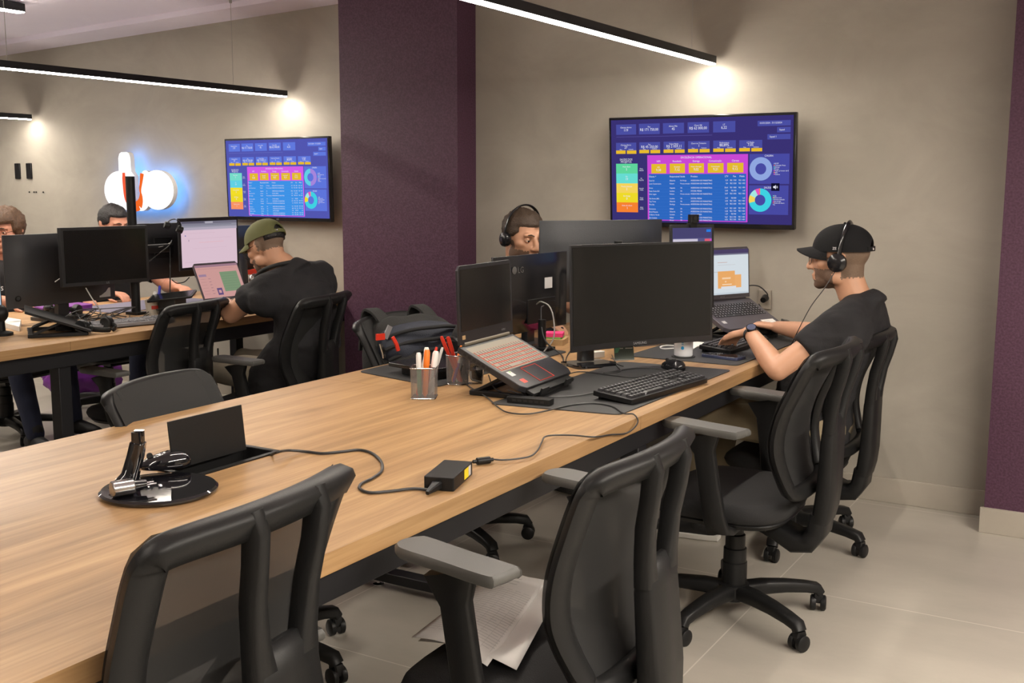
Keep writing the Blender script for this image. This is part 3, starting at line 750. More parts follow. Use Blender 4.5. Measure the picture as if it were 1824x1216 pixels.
def wall_tv(name, label, cx, cy, cz_, w, h, tilt, tag_, pal, mute, rz=0):
    t = thing(name, label, 'screen', (cx, cy, cz_), rot=(tilt, 0, rz), group='wall screens showing the same dashboard')
    mb = MB(); mb.box((0, .026, 0), (w, .03, h)); mb.box((0, .05, -.02), (w*.6, .035, h*.55)); mb.build('casing', 'gloss_soft', t, bevel=.004)
    mb = MB(); mb.box((0, .075, 0), (.3, .03, .22)); mb.build('wall_bracket', 'frame_metal', t)
    bz = .012; bb = .022
    sw, sh = w-2*bz, h-bz-bb; x0 = -sw/2; z1 = h/2-bz
    keys, mats = dash(tag_, pal, mute)
    mb = MB()
    def P(u, v, d=0): return (x0+u*sw, .0105-d, z1-v*sh)
    mb.mi = keys.index('bg'); mb.quad(P(0, 0), P(1, 0), P(1, 1), P(0, 1))
    lay = 0
    for it in DASH:
        if it[0] == 'r':
            lay += 1; dd = .0006+.00001*lay
            mb.mi = keys.index(it[1]); _, _, u0, v0, u1, v1 = it
            mb.quad(P(u0, v0, dd), P(u1, v0, dd), P(u1, v1, dd), P(u0, v1, dd))
        else:
            _, s, u, v, hh, al, c = it
            mb.mi = keys.index(c)
            mb.text(s, hh*sh*1.22, P(u, v, .0042), align={'C': 'CENTER', 'L': 'LEFT', 'R': 'RIGHT'}[al], sx=.92)
    for k, (_, u, v, ro, ri) in enumerate(DONUTS):
        segs = [('pale', 0, 1)] if (k == 0 and mute) else ([('lav', 0, .5), ('teal', .5, 1)] if k == 0 else [('cyan', 0, .71), ('yl1', .71, .82), ('mint', .82, .925), ('pink', .925, .985), ('org', .985, 1)])
        for c, f0, f1 in segs:
            mb.mi = keys.index(c); n = max(2, int(60*(f1-f0)))
            for i in range(n):
                a0 = 2*PI*(f0+(f1-f0)*i/n); a1 = 2*PI*(f0+(f1-f0)*(i+1)/n)
                c0 = V(P(u, v, .0045))
                q = [c0+V((r*sh*sin(a), 0, r*sh*cos(a))) for r, a in ((ri, a0), (ro, a0), (ro, a1), (ri, a1))]
                mb.quad(*q)
    if mute:
        _, _, u0, v0, u1, v1 = MUTE
        mb.mi = keys.index('mute'); mb.quad(P(u0, v0, .005), P(u1, v0, .005), P(u1, v1, .005), P(u0, v1, .005))
        mb.mi = keys.index('w'); c0 = V(P((u0+u1)/2, (v0+v1)/2, .0055)); s = .016
        for poly in ([(-.6, -.25), (-.25, -.25), (-.25, .25), (-.6, .25)], [(-.25, -.25), (.15, -.6), (.15, .6), (-.25, .25)], [(.32, -.3), (.42, -.3), (.42, .3), (.32, .3)], [(.58, -.3), (.68, -.3), (.68, .3), (.58, .3)]):
            mb.quad(*[c0+V((x*s, 0, z*s)) for x, z in poly])
    mb.build('screen_panel', mats, t, ang=0, fixn=False)
    mb = MB(); mb.text('LG', .016, (0, .009, -h/2+.011)); mb.build('maker_mark', 'logo_grey', t, ang=0, fixn=False)
    return t
wall_tv('wall_screen', 'large wall screen with a sales dashboard and a mute symbol, on the right wall', -1.866, 4.815, 1.456, .905, .515, rad(4.), 'right', PAL_R, True)
wall_tv('wall_screen', 'smaller looking wall screen with a sales dashboard, left of the purple column', -4.765, 5.145, 1.426, .89, .512, rad(1.), 'left', PAL_L, False, rz=rad(-2.2))

# ------------------------------------------------------------------ lit letters, plates on the wall
sg = thing('lit_wall_sign', 'white backlit letters spelling duo with a blue halo on the left wall', 'sign', (-5.975, 5.155, 1.36))
def rounded(pts, n=6): return [(p.x, p.y) for p in spline([(x, y, 0) for x, y in pts], n, True)]
def letter(name, outline, d0, d1, mats, front, y=0):
    mb = MB()
    n = len(outline)
    vs = [(x, -d0, z) for x, z in outline]+[(x, -d1, z) for x, z in outline]
    mb.mi = 0; mb.add(vs, [tuple(range(n, 2*n))])
    mb.mi = 1; mb.add(vs, [tuple(range(n-1, -1, -1))])
    mb.mi = 2 if len(mats) > 2 else 0; mb.add(vs, [(i, (i+1) % n, n+(i+1) % n, n+i) for i in range(n)])
    return mb.build(name, mats, sg, ang=0)
def circ(cx, cz0, r, rz=None, n=40, a0=0, a1=360): return [(cx+r*cos(rad(a0+(a1-a0)*k/n)), cz0+(rz or r)*sin(rad(a0+(a1-a0)*k/n))) for k in range(n)]
SM = ['sign_white', 'sign_halo', 'white_plastic']
# d: fat bowl merging into a tall stem
dd = circ(-.182, -.008, .158, .131, 30, 93, 285)
stem = [(-.11, -.139), (-.05, -.139), (-.03, -.09), (-.03, .09), (-.06, .12), (-.063, .21), (-.075, .24), (-.095, .25), (-.15, .25), (-.17, .24), (-.183, .21), (-.183, .123)]
letter('letter_d', dd+stem, 0, .035, SM, 1)
letter('letter_o', circ(.183, -.003, .158, .131), 0, .035, SM, 1)
letter('letter_u_backing', rounded([(.0, -.143), (.06, -.135), (.1, -.09), (.12, 0), (.11, .11), (.05, .12), (.03, .05), (.02, -.05), (-.01, -.09), (-.06, -.09), (-.1, -.12)], 4), -.001, .033, SM, 1)
mb = MB()
mb.tube(spline([(-.13, -.040, .112), (-.127, -.040, .02), (-.115, -.040, -.06), (-.075, -.040, -.11), (-.03, -.040, -.118)], 6), [(.014, .004)]*2+[(.018, .004)]*22+[(.022, .004)], 10, side=(1, 0, 0))
mb.build('letter_u_left_stroke', 'sign_red', sg)
mb = MB()
mb.tube(spline([(.05, -.040, .106), (.038, -.040, .05), (.026, -.040, 0), (.03, -.040, -.045), (.022, -.040, -.08), (0, -.040, -.108), (-.03, -.040, -.115)], 4), [(.018, .004)]+[(.018-.0012*k, .004) for k in range(10)]+[(.012+.0028*k, .004) for k in range(9)]+[(.034, .004)]*5, 10, side=(.8, 0, .6))
mb.build('letter_u_right_stroke', ['sign_orange'], sg)
for i, x in enumerate((-7.41, -7.275)):
    mb = MB(); mb.box((0, 0, 0), (.06, .012, .115)); o = mb.build('wall_plate', 'gloss_soft', bevel=.003); o.location = (x, YBL-.007, 1.49)
    tag(o, ['left black switch plate on the grey wall', 'right black switch plate on the grey wall, nearer the lit sign'][i], 'wall plate', 'black wall plates')
for i, x in enumerate((-7.29, -7.235, -7.21, -7.13)):
    mb = MB(); mb.lathe([(.006, 0), (.006, .004), (.003, .006)], 10, axis='y'); o = mb.build('wall_plug', 'frame_metal'); o.location = (x, YBL-.004, 1.335)
    o.rotation_euler = (PI, 0, 0)
    tag(o, 'tiny dark wall plug in the row under the switch plates', 'wall plug', 'row of wall plugs')
wb = MB(); wb.box((0, 0, 0), (.9, .05, .5)); o = wb.build('wall_panel', 'gloss_soft', bevel=.005); o.location = (-7.46-.45, YBL-.03, .96)
tag(o, 'dark panel on the left wall behind the long haired person', 'panel')

# ------------------------------------------------------------------ desks
def top_slab(name, x0, x1, y0, y1, label, hole=None, parent=None):
    mb = MB(); z0, z1 = TZ-.04, TZ
    if hole:
        hx0, hx1, hy0, hy1 = hole
        for a, b, c, d in ((x0, x1, y0, hy0), (x0, x1, hy1, y1), (x0, hx0, hy0, hy1), (hx1, x1, hy0, hy1)):
            mb.box(((a+b)/2, (c+d)/2, (z0+z1)/2), (b-a, d-c, z1-z0))
        bmesh.ops.remove_doubles(mb.bm, verts=mb.bm.verts[:], dist=1e-5)
    else:
        mb.box(((x0+x1)/2, (y0+y1)/2, (z0+z1)/2), (x1-x0, y1-y0, z1-z0))
    return mb.build(name, 'oak_laminate', parent)
def desk(label, x0, x1, ys, legs, hole=None, cat='table'):
    t = thing('shared_worktable', label, cat, ((x0+x1)/2, (ys[0]+ys[-1])/2, 0))
    off = V(t.location)
    def put(o):
        for v in o.data.vertices: v.co -= off
        return o
    for a, b in zip(ys, ys[1:]):
        h = hole if hole and a < hole[2] < b else None
        put(top_slab('worktop', x0, x1, a+.0006, b-.0006, None, h, t))
    for x in (x0+.055, x1-.055):
        mb = MB(); mb.box((x, (ys[0]+ys[-1])/2, TZ-.04-.035), (.05, ys[-1]-ys[0]-.08, .07)); put(mb.build('side_beam', 'frame_metal', t, bevel=.003))
    for y in legs:
        for x in (x0+.075, x1-.075):
            mb = MB(); mb.box((x, y, (.655+.04)/2), (.06, .06, .645)); put(mb.build('leg', 'frame_metal', t, bevel=.003))
        mb = MB(); mb.box(((x0+x1)/2, y, .045), (x1-x0-.1, .06, .035)); put(mb.build('foot_bar', 'frame_metal', t, bevel=.003))
        mb = MB(); mb.box(((x0+x1)/2, y, .64), (x1-x0-.2, .04, .05)); put(mb.build('cross_bar', 'frame_metal', t, bevel=.003))
        for x in (x0+.13, x1-.13):
            mb = MB(); mb.lathe([(.02, 0), (.02, .006), (.007, .01), (.007, .03)], 12, (x, y, 0)); put(mb.build('levelling_foot', 'chrome', t))
    return t
HX0, HX1, HY0, HY1 = -1.955, -1.84, 1.70, 1.965
desk('long oak worktable in the foreground with black steel frame', -2.42, -1.245, [.3, 2.82, 4.80], [.55, 2.94, 4.6], (HX0, HX1, HY0, HY1))
desk('oak worktable on the left crowded with monitors, black steel frame', -5.07, -3.90, [1.2, 2.95, 5.20], [1.5, 2.95, 5.0])

# cable box sunk into the worktop, with its lid standing open
t = thing('desk_cable_box', 'black cable box sunk in the front worktop with its lid standing open', 'cable box', ((HX0+HX1)/2, (HY0+HY1)/2, TZ))
hw, hl = (HX1-HX0)/2, (HY1-HY0)/2
mb = MB()
for c, d in (((-hw+.004, 0, -.03), (.006, hl*2-.004, .066)), ((hw-.004, 0, -.03), (.006, hl*2-.004, .066)), ((0, -hl+.004, -.03), (hw*2-.004, .006, .066)), ((0, hl-.004, -.03), (hw*2-.004, .006, .066)), ((0, 0, -.062), (hw*2-.004, hl*2-.004, .004))):
    mb.box(c, d)
for c, d in (((-hw-.002, 0, .002), (.014, hl*2+.018, .004)), ((hw+.002, 0, .002), (.014, hl*2+.018, .004)), ((0, -hl-.002, .002), (hw*2-.01, .014, .004)), ((0, hl+.002, .002), (hw*2-.01, .014, .004))):
    mb.box(c, d)
mb.build('box_tray', 'plastic_satin', t)
mb = MB(); mb.box((0, -.0, .062), (.005, .232, .112), M.Rotation(rad(-6), 3, 'Y')); o = mb.build('open_lid', 'plastic_satin', t, bevel=.001); o.location = (-hw+.042, -.02, -.0)
mb = MB(); mb.box((-.01, -.03, -.05), (.05, .12, .02)); mb.build('socket_strip', 'plastic_black', t, bevel=.003)

# ------------------------------------------------------------------ office chair (local: faces +y, floor at z = 0)
def lerp(tab, z):
    """smooth curve through a table of (z, value)"""
    if z <= tab[0][0]: return tab[0][1]
    if z >= tab[-1][0]: return tab[-1][1]
    n = len(tab)
    sl = [(tab[min(n-1, i+1)][1]-tab[max(0, i-1)][1])/(tab[min(n-1, i+1)][0]-tab[max(0, i-1)][0]) for i in range(n)]
    for i in range(n-1):
        (a, u), (b, v) = tab[i], tab[i+1]
        if z <= b:
            h = b-a; k = (z-a)/h
            return (2*k**3-3*k*k+1)*u+(k**3-2*k*k+k)*h*sl[i]+(-2*k**3+3*k*k)*v+(k**3-k*k)*h*sl[i+1]
YB_T = [(.478, -.236), (.55, -.216), (.64, -.207), (.74, -.225), (.84, -.270), (.955, -.334)]
CU_T = [(.478, .022), (.655, .036), (.80, .040), (.955, .044)]
def back_y(x, z): return lerp(YB_T, z)+lerp(CU_T, z)*(x/.22)**2
def back_n(x, z):
    a = V((.01, back_y(x+.005, z)-back_y(x-.005, z), 0)); b = V((0, back_y(x, z+.01)-back_y(x, z-.01), .02))
    return a.cross(b).normalized()            # points to -y (behind)
OUT = [(0, .476), (.11, .477), (.158, .483), (.187, .502), (.206, .55), (.222, .615), (.230, .67), (.232, .75), (.234, .83), (.237, .895), (.235, .918), (.226, .937), (.208, .948), (.175, .953), (.1, .955), (0, .956)]
def make_chair():
    t = thing('office_chair', 'chair', 'office chair')
    # frame
    half = spline([(x, 0, z) for x, z in OUT], 5)
    loop = [(p.x, p.z) for p in half]+[(-p.x, p.z) for p in reversed(half[1:-1])]
    n = len(loop); rings = []
    for i, (x, z) in enumerate(loop):
        xa, za = loop[i-1]; xb, zb = loop[(i+1) % n]
        tx, tz = xb-xa, zb-za; L = math.hypot(tx, tz); ox, oz = tz/L, -tx/L     # outward
        wid = .056*abs(ox)**2+(.046 if oz > 0 else .042)*oz*oz
        th = .024+.012*max(0, oz)
        N = back_n(x, min(max(z, .485), .945))
        def at(o, d):
            xx, zz = x-ox*o, z-oz*o
            return V((xx, back_y(xx, zz), zz))+N*d
        w = wid; h = th
        rings.append([at(o*w, d*h) for o, d in ((0, .15), (.0, .75), (.18, 1), (.8, .92), (1, .55), (1, -.05), (.75, -.2), (.2, -.2))])
    mb = MB(); mb.rings(rings, closed=True); mb.build('back_frame', 'plastic_satin', t, ang=55)
    # mesh panel
    hwz = [(z, x) for x, z in OUT if x > .1]
    def gx(u, v):
        z = .49+(.945-.49)*v
        h = lerp([(.478, .14), (.50, .183), (.55, .200), (.615, .216), (.67, .224), (.83, .229), (.90, .231), (.93, .226), (.95, .20)], z)
        x = (2*u-1)*h
        return V((x, back_y(x, z)+.0085, z))
    mb = MB(); mb.grid(gx, 20, 24); mb.build('back_mesh', 'chair_mesh', t, ang=0)
    # spine: two struts merging into a wide panel
    mb = MB()
    def sy(z): return lerp([(.39, -.278), (.48, -.292), (.70, -.300), (.82, -.318), (.955, -.368)], z)
    for s in (-1, 1):
        pts = [(s*.074, sy(.945)+.03, .940), (s*.073, sy(.91)+.008, .912), (s*.070, sy(.86), .86), (s*.064, sy(.80), .80), (s*.056, sy(.73), .73), (s*.050, sy(.685), .685)]
        mb.bar(pts, [(.026, .04), (.026, .038), (.027, .036), (.030, .036), (.038, .036), (.05, .036)], (1, 0, 0), .3)
    pts = [(0, sy(z), z) for z in (.73, .712, .67, .58, .50, .44, .395)]
    mb.bar(pts, [(.07, .010), (.134, .032), (.142, .040), (.142, .044), (.140, .048), (.134, .05), (.126, .045)], (1, 0, 0), .3)
    mb.build('back_spine', 'plastic_satin', t, ang=50)
    # bracket from the spine forward under the seat
    mb = MB()
    mb.bar([(0, -.276, .42), (0, -.268, .36), (0, -.245, .325), (0, -.20, .318), (0, -.14, .345), (0, -.06, .368)], [(.126, .05), (.124, .055), (.122, .06), (.118, .06), (.11, .05), (.10, .03)], (1, 0, 0), .35)
    mb.build('back_bracket', 'plastic_black', t, ang=50)
    # seat
    def plan(s, dy=0, k=40, e=3.6):
        r = []
        for i in range(k):
            a = 2*PI*i/k; c, q = cos(a), sin(a)
            r.append((s*.236*math.copysign(abs(c)**(2/e), c), dy+s*.222*math.copysign(abs(q)**(2/e), q)))
        return r
    mb = MB()
    lv = [(.90, .402), (.97, .408), (1, .425), (1, .445), (.975, .458), (.92, .466), (.7, .472), (.3, .474)]
    mb.rings([[V((x, y, z-(.018*max(0, (y-.1)/.12)**2 if z > .44 else 0))) for x, y in plan(s, .02)] for s, z in lv]); mb.build('seat_cushion', 'fabric_black', t, ang=60)
    mb = MB(); mb.rings([[V((x, y, z)) for x, y in plan(s, .015)] for s, z in ((.72, .376), (.9, .386), (.95, .40), (.93, .406))]); mb.build('seat_shell', 'plastic_black', t)
    # arms
    for s in (-1, 1):
        mb = MB()
        mb.bar([(s*.13, -.035, .384), (s*.22, -.035, .383), (s*.262, -.032, .392), (s*.278, -.026, .425), (s*.286, -.012, .50), (s*.292, .004, .585), (s*.296, .012, .628)],
               [(.075, .018), (.075, .02), (.07, .026), (.066, .028), (.062, .028), (.062, .028), (.115, .03)], (0, 1, 0), .3)
        a = mb.build('arm_post', 'plastic_black', t, ang=50)
        mb = MB()
        pl = [(s*.297+s*x, y) for x, y in ((-.036, -.11), (-.028, -.128), (.026, -.13), (.042, -.11), (.046, .08), (.036, .128), (.008, .145), (-.03, .135), (-.04, .1))]
        pl = [(p.x, p.y) for p in spline([(x, y, 0) for x, y in pl], 4, True)]
        ca, sa = cos(rad(-13)), sin(rad(-13)); px, py = s*.297, .01
        pl = [(px+(x-px)*ca-(y-py)*sa, py+(x-px)*sa+(y-py)*ca) for x, y in pl]
        mb.prism(pl, .638, .66, .006)
        mb.build('arm_pad', 'plastic_grey', t, ang=45)
    # mechanism and gas lift
    mb = MB(); mb.box((0, 0, .364), (.15, .24, .03), None, (1.1, 1.05)); mb.cyl((.06, .05, .362), (.27, .06, .352), .006, n=8); mb.box((.285, .062, .352), (.06, .022, .01)); mb.build('tilt_mechanism', 'plastic_black', t, bevel=.004)
    mb = MB(); mb.lathe([(.04, .085), (.04, .19), (.037, .192), (.037, .235), (.032, .238), (.032, .28), (.026, .284), (.026, .36)], 20); mb.build('gas_lift', 'plastic_black', t)
    mb = MB()
    mb.lathe([(.03, .062), (.048, .066), (.052, .085), (.05, .115), (.042, .12)], 20)
    for k in range(5):
        R = M.Rotation(2*PI*k/5, 3, 'Z')
        pts = [R @ V((r, 0, z)) for r, z in ((.03, .093), (.10, .097), (.18, .094), (.25, .086), (.292, .077), (.302, .06))]
        mb.bar(pts, [(.056, .046), (.052, .044), (.048, .038), (.044, .034), (.042, .034), (.040, .03)], R @ V((0, 1, 0)), .35)
    mb.build('star_base', 'plastic_satin', t, ang=50)
    for k in range(5):
        a = 2*PI*k/5; R = M.Rotation(a, 3, 'Z'); q = M.Rotation(a+1.1+k*1.7, 3, 'Z'); c = R @ V((.300, 0, 0))
        mb = MB()
        for s in (-1, 1):
            ax = q @ V((0, 1, 0))
            mb.tube([c+ax*(s*.007)+V((0, 0, .026)), c+ax*(s*.011)+V((0, 0, .026)), c+ax*(s*.022)+V((0, 0, .026)), c+ax*(s*.026)+V((0, 0, .026))], [.024, .0258, .0258, .020], 18)
        mb.bar([c+V((0, 0, .028)), c+V((0, 0, .05)), c+V((0, 0, .062))], [(.03, .016), (.04, .03), (.03, .03)], q @ V((1, 0, 0)))
        mb.build('caster', 'plastic_black', t, ang=40)
    return t
CHAIRS = []
UPPER = ('back_frame', 'back_mesh', 'back_spine', 'back_bracket', 'seat_cushion', 'seat_shell', 'arm_post', 'arm_pad', 'tilt_mechanism')
def stem_of(o): return o.name.split('.')[0]
chair0 = make_chair()
def place_chair(x, y, th, dz, pad, phase, label, upright=0):
    """th: heading from -x (degrees, + turns toward +y); dz: seat height offset; pad: height of arm pads"""
    rz = rad(90-th)
    c = chair0 if not CHAIRS else dup(chair0, (x, y, 0), rz, label)
    c.location = (x, y, 0); c.rotation_euler = (0, 0, rz); c['label'] = label; c['group'] = 'black office chairs'
    CHAIRS.append((c, dz, pad, phase, upright))
    return c
place_chair(-1.365, 1.14, -5, -.010, .60, 20, 'black office chair in the foreground nearest the cable box', 6)
place_chair(-1.08, 1.91, -1, -.055, .725, 50, 'black office chair with printed sheets lying on its seat', 6)
place_chair(-1.12, 3.31, 0, -.022, .70, -48, 'empty black office chair with its whole star base in view')
place_chair(-1.195, 4.19, 0, -.088, .635, -32, 'black office chair the man in the black cap sits on')
place_chair(-2.215, 2.24, 168, -.115, .56, 10, 'black office chair tucked under the far side of the front table')
place_chair(-2.31, 3.45, 170, -.06, .60, 52, 'black office chair with the backpack hanging on it')
place_chair(-4.075, 3.50, -11, -.08, .58, 15, 'black office chair pushed up to the left desk, next to the headset')
place_chair(-3.62, 3.86, -12, -.055, .62, 40, 'black office chair under the man in the olive cap')
place_chair(-5.50, 4.42, 180, -.04, .60, 56, 'black office chair of the short haired man behind the left desk')
place_chair(-5.47, 3.70, 180, -.04, .60, 0, 'black office chair under the left desk by the jeans and black shoes')
for c, dz, pad, phase, upr in CHAIRS:
    for ch in c.children:
        s = stem_of(ch)
        if s in UPPER: ch.location.z = dz
        if s in ('back_frame', 'back_mesh', 'back_spine') and upr:
            R = M.Rotation(rad(-upr), 3, 'X'); pv = V((0, -.2, .45)); ch.rotation_euler = (rad(-upr), 0, 0)
            ch.location = pv-R @ pv+V((0, 0, dz))
        if s == 'arm_pad': ch.location.z = pad-.66
        if s == 'arm_post':
            k = (pad-.032-dz-.384)/.244; ch.scale.z = k; ch.location.z = dz+.384*(1-k)
        if s in ('star_base', 'caster'): ch.rotation_euler.z = rad(phase)


# ------------------------------------------------------------------ monitors (local: front is -y, x to the viewer's right)
def add_mark(parent, s, size, at, m='logo_grey', name='maker_mark', xd=(1, 0, 0), yd=(0, 0, 1)):
    mb = MB(); mb.text(s, size, at, xd, yd); return mb.build(name, m, parent, ang=0, fixn=False)
def monitor(label, w, h, c, yaw, tilt=0, sag=0., bez=(.008, .008, .02), back='monitor_black', thick=.028, stand=None, mark=None, group='computer monitors', scr=None, bulge=True):
    t = thing('monitor', label, 'monitor', c, rot=(rad(-tilt), 0, rad(yaw+90)), group=group)
    def yf(u): return -sag*((2*u-1)**2)
    def th(u, v):
        if not bulge: return V((0, thick, 0))
        e = min(1, min(u, 1-u)/.18)*min(1, min(v, 1-v)/.22); e = e*e*(3-2*e)
        return V((0, thick*(.3+.7*e), 0))
    mb = MB(); mb.grid(lambda u, v: V(((u-.5)*w, yf(u), (v-.5)*h)), 20, 10, thick=th); mb.build('housing', back, t, bevel=.0015, ang=40)
    bs, bt, bb = bez
    u0, u1 = bs/w, 1-bs/w; v0, v1 = bb/h, 1-bt/h
    mb = MB(); mb.grid(lambda u, v: V(((u0+(u1-u0)*u-.5)*w, yf(u0+(u1-u0)*u)-.0012, (v0+(v1-v0)*v-.5)*h)), 20, 1)
    mb.build('screen_panel', scr or 'screen_off', t, ang=0, fixn=False)
    if scr: pass
    zt = TZ-c[2]
    if stand:
        kind, sy = stand[:2]; sx = stand[2] if len(stand) > 2 else 0
        mb = MB(); mb.bar([(sx*.3, thick+.005, 0), (sx, sy, -.06), (sx, sy+.01, zt+.02)], [(.07, .03), (.06, .03), (.06, .035)], (1, 0, 0)); mb.build('stand_neck', 'monitor_black', t, ang=50)
        mb = MB()
        if kind == 'round': mb.lathe([(.11, zt), (.11, zt+.006), (.10, zt+.014), (.03, zt+.018)], 32, (sx, sy, 0))
        else: mb.rbox((sx, sy-.01, zt+.008), (.17, .14, .016), .02)
        mb.build('stand_base', 'gloss_black', t)
    if mark: add_mark(t, mark, .013, (0, yf(.5)-.002, -h/2+bb*.5))
    return t
def screen_items(t, w, h, rects, y=-.0022, texts=(), mname='lit'):
    """extra lit blocks on a screen: (u0, v0, u1, v1, rgb)"""
    mb = MB(); mats = []
    for k, (u0, v0, u1, v1, c) in enumerate(rects):
        key = 'px_%d_%d_%d' % c
        if key not in MATS: glow(key, srgb(*c), 1.)
        if key not in mats: mats.append(key)
        mb.mi = mats.index(key); d = y-.00002*k
        mb.quad(((u0-.5)*w, d, (.5-v0)*h), ((u1-.5)*w, d, (.5-v0)*h), ((u1-.5)*w, d, (.5-v1)*h), ((u0-.5)*w, d, (.5-v1)*h))
    return mb.build('screen_content', mats, t, ang=0, fixn=False)
# front table
sam = monitor('large curved monitor switched off, on the front table facing the empty chair', .625, .372, (-1.61, 3.615, 1.006), -30, 2, .03, bez=(.01, .008, .022), stand=('plate', .12, -.15), mark='SAMSUNG')
lgb = monitor('black monitor seen from behind, white label on its back, beside the gaming laptop', .53, .315, (-2.205, 3.86, .962), 175, 0, 0, thick=.022, back='gloss_soft')
mb = MB(); mb.text('LG', .034, (.10, .0235, .10), (-1, 0, 0)); mb.mi = 0
mb.lathe([(.013, .0232), (.0155, .0232), (.0155, .0236), (.013, .0236)], 24, (.142, 0, .1), axis='y'); mb.build('maker_mark', 'plastic_grey', lgb, ang=0, fixn=False)
mb = MB(); mb.box((-.10, .0232, .035), (.055, .0012, .045)); mb.build('rating_label', 'label_white', lgb)
mb = MB(); mb.box((-.05, .0225, -.075), (.2, .006, .1)); mb.box((-.12, .024, -.055), (.05, .006, .03)); mb.build('port_recess', 'plastic_black', lgb, bevel=.002)
mb = MB(); mb.box((0, -.01, -.17), (.05, .03, .1)); mb.rbox((0, -.02, TZ-.962+.008), (.22, .15, .016), .02); mb.build('stand', 'monitor_black', lgb)
b27 = monitor('wide dark monitor seen from behind, hiding part of the headset wearer', .61, .36, (-2.145, 4.42, 1.0625), 143, 0, .03, back='monitor_back', thick=.035, stand=('plate', .12))
add_mark(b27, 'SAMSUNG', .02, (-.02, .0365, .075), 'plastic_grey', xd=(-1, 0, 0))
sm = monitor('small upright monitor with a webcam on top, beside the grey laptop', .215, .36, (-1.7253, 4.4200, 1.0511), -38, 3, 0, bez=(.012, .014, .02), stand=('plate', .1), scr='screen_purple_dark' if 'screen_purple_dark' in MATS else glow('screen_purple_dark', srgb(86, 84, 128), 1.))
screen_items(sm, .215, .36, [(.06, .04, .94, .16, (70, 66, 108)), (.82, .06, .92, .09, (40, 120, 220)), (.06, .17, .62, .30, (196, 190, 208)), (.08, .2, .3, .24, (228, 228, 236)), (.36, .2, .58, .24, (232, 140, 80)), (.33, .24, .6, .4, (226, 128, 70)), (.78, .17, .94, .36, (214, 90, 110)), (.9, .17, .94, .36, (190, 80, 190)), (.06, .42, .94, .9, (150, 146, 176))])
wc = thing('webcam', 'small black webcam clipped on the upright monitor', 'webcam', V(sm.location)+V((0, 0, .185)), rad(52))
mb = MB(); mb.rbox((0, 0, .02), (.045, .028, .035), .008); mb.build('camera_body', 'gloss_soft', wc)
mb = MB(); mb.lathe([(.009, -.017), (.009, -.013)], 14, (0, 0, .022), axis='y'); mb.build('lens', 'gloss_black', wc)
mb = MB(); mb.box((0, .012, -.008), (.03, .035, .02)); mb.build('clip', 'plastic_black', wc)
def post(label, x, y, z1, r=.016, z0=TZ):
    t = thing('monitor_arm_post', label, 'monitor arm', (x, y, z0), group='monitor arm posts')
    mb = MB(); mb.cyl((0, 0, .012), (0, 0, z1-z0), r); mb.build('post_tube', 'plastic_black', t)
    mb = MB(); mb.rbox((0, 0, .007), (.09, .07, .014), .01); mb.build('post_foot', 'plastic_black', t)
    return t
post('short black post with cables beside the pink sticky notes', -2.095, 3.765, .868)
post('black post rising between the two monitors nearest the right screen', *(-1.9347, 4.1200, 0.6729)[:2], 1.168, .018)
# left desk
lb = monitor('wide grey monitor seen from behind, at the left edge of the left desk', .6, .342, (-4.58, 3.435, .992), 178.5, 0, 0, back='monitor_back', thick=.03)
mb = MB(); mb.box((-.235, .0125, -.135), (.065, .002, .045)); mb.build('rating_label', 'label_white', lb)
mb = MB(); mb.lathe([(.014, .0125), (.014, .018), (.010, .018), (.010, .013)], 16, (.245, 0, -.125), axis='y'); mb.build('lock_button', 'plastic_black', lb)
mb = MB(); mb.box((-.03, .03, -.02), (.1, .012, .1)); mb.cyl((-.03, .036, 0), (-.03, .05, -.02), .006); mb.build('port_recess', 'plastic_black', lb, bevel=.002)
mb = MB(); mb.box((0, -.01, -.19), (.06, .03, .08)); mb.rbox((0, -.02, TZ-.992+.008), (.24, .16, .016), .02); mb.build('stand', 'monitor_black', lb)
lo = monitor('black square cornered monitor switched off, mounted on the tall post of the left desk', .446, .276, (-4.345, 3.515, 1.058), -10, 0, 0, bez=(.014, .014, .018), mark='LG', thick=.03, bulge=False)
mb = MB(); mb.bar([(0, .03, 0), (0, .09, 0), (.10, .16, -.01), (.115, .215, -.01)], (.05, .03), (0, 0, 1)); mb.box((0, .033, 0), (.11, .008, .11)); mb.build('arm_bracket', 'plastic_black', lo, ang=50)
pp = post('tall black post in front of the lit letters on the left desk', -4.44, 3.757, 1.435, .0225)
lw = monitor('lit monitor with a pale page, mounted high over the left desk', .465, .279, (-4.49, 4.32, 1.078), 3.6, 0, 0, bez=(.016, .022, .016), scr=glow('screen_page', srgb(212, 186, 200), 1.), thick=.03)
screen_items(lw, .465-.03, .279-.038, [(0, 0, 1, .06, (110, 106, 122)), (.02, .015, .4, .03, (60, 56, 74)), (.42, .01, .56, .05, (168, 164, 176)), (0, .06, 1, .13, (140, 138, 152)), (.02, .075, .9, .085, (100, 98, 116)), (0, .13, 1, .19, (168, 160, 176)), (.04, .26, .6, .264, (196, 164, 180)), (.1, .38, .9, .384, (194, 162, 178)), (.06, .3, .08, .32, (90, 100, 160)), (.3, .47, .75, .475, (226, 160, 160)), (.12, .40, .13, .44, (150, 130, 150)), (.2, .6, .8, .604, (200, 168, 184)), (.04, .9, .5, .904, (190, 160, 176))], y=-.0032)
ld = monitor('dark monitor seen from behind with loose cables, between the tall post and the lit page', .52, .30, (-4.6600, 4.1801, 1.0386), 176, 0, 0, thick=.025)
mb = MB(); mb.box((.06, .032, .02), (.11, .014, .11)); mb.bar([(.06, .035, .02), (.06, .07, .02), (.2, .09, .02), (.33, .08, .02)], (.045, .028), (0, 0, 1)); mb.box((.03, .035, .01), (.05, .03, .05)); mb.build('arm_bracket', 'plastic_black', ld, ang=50)
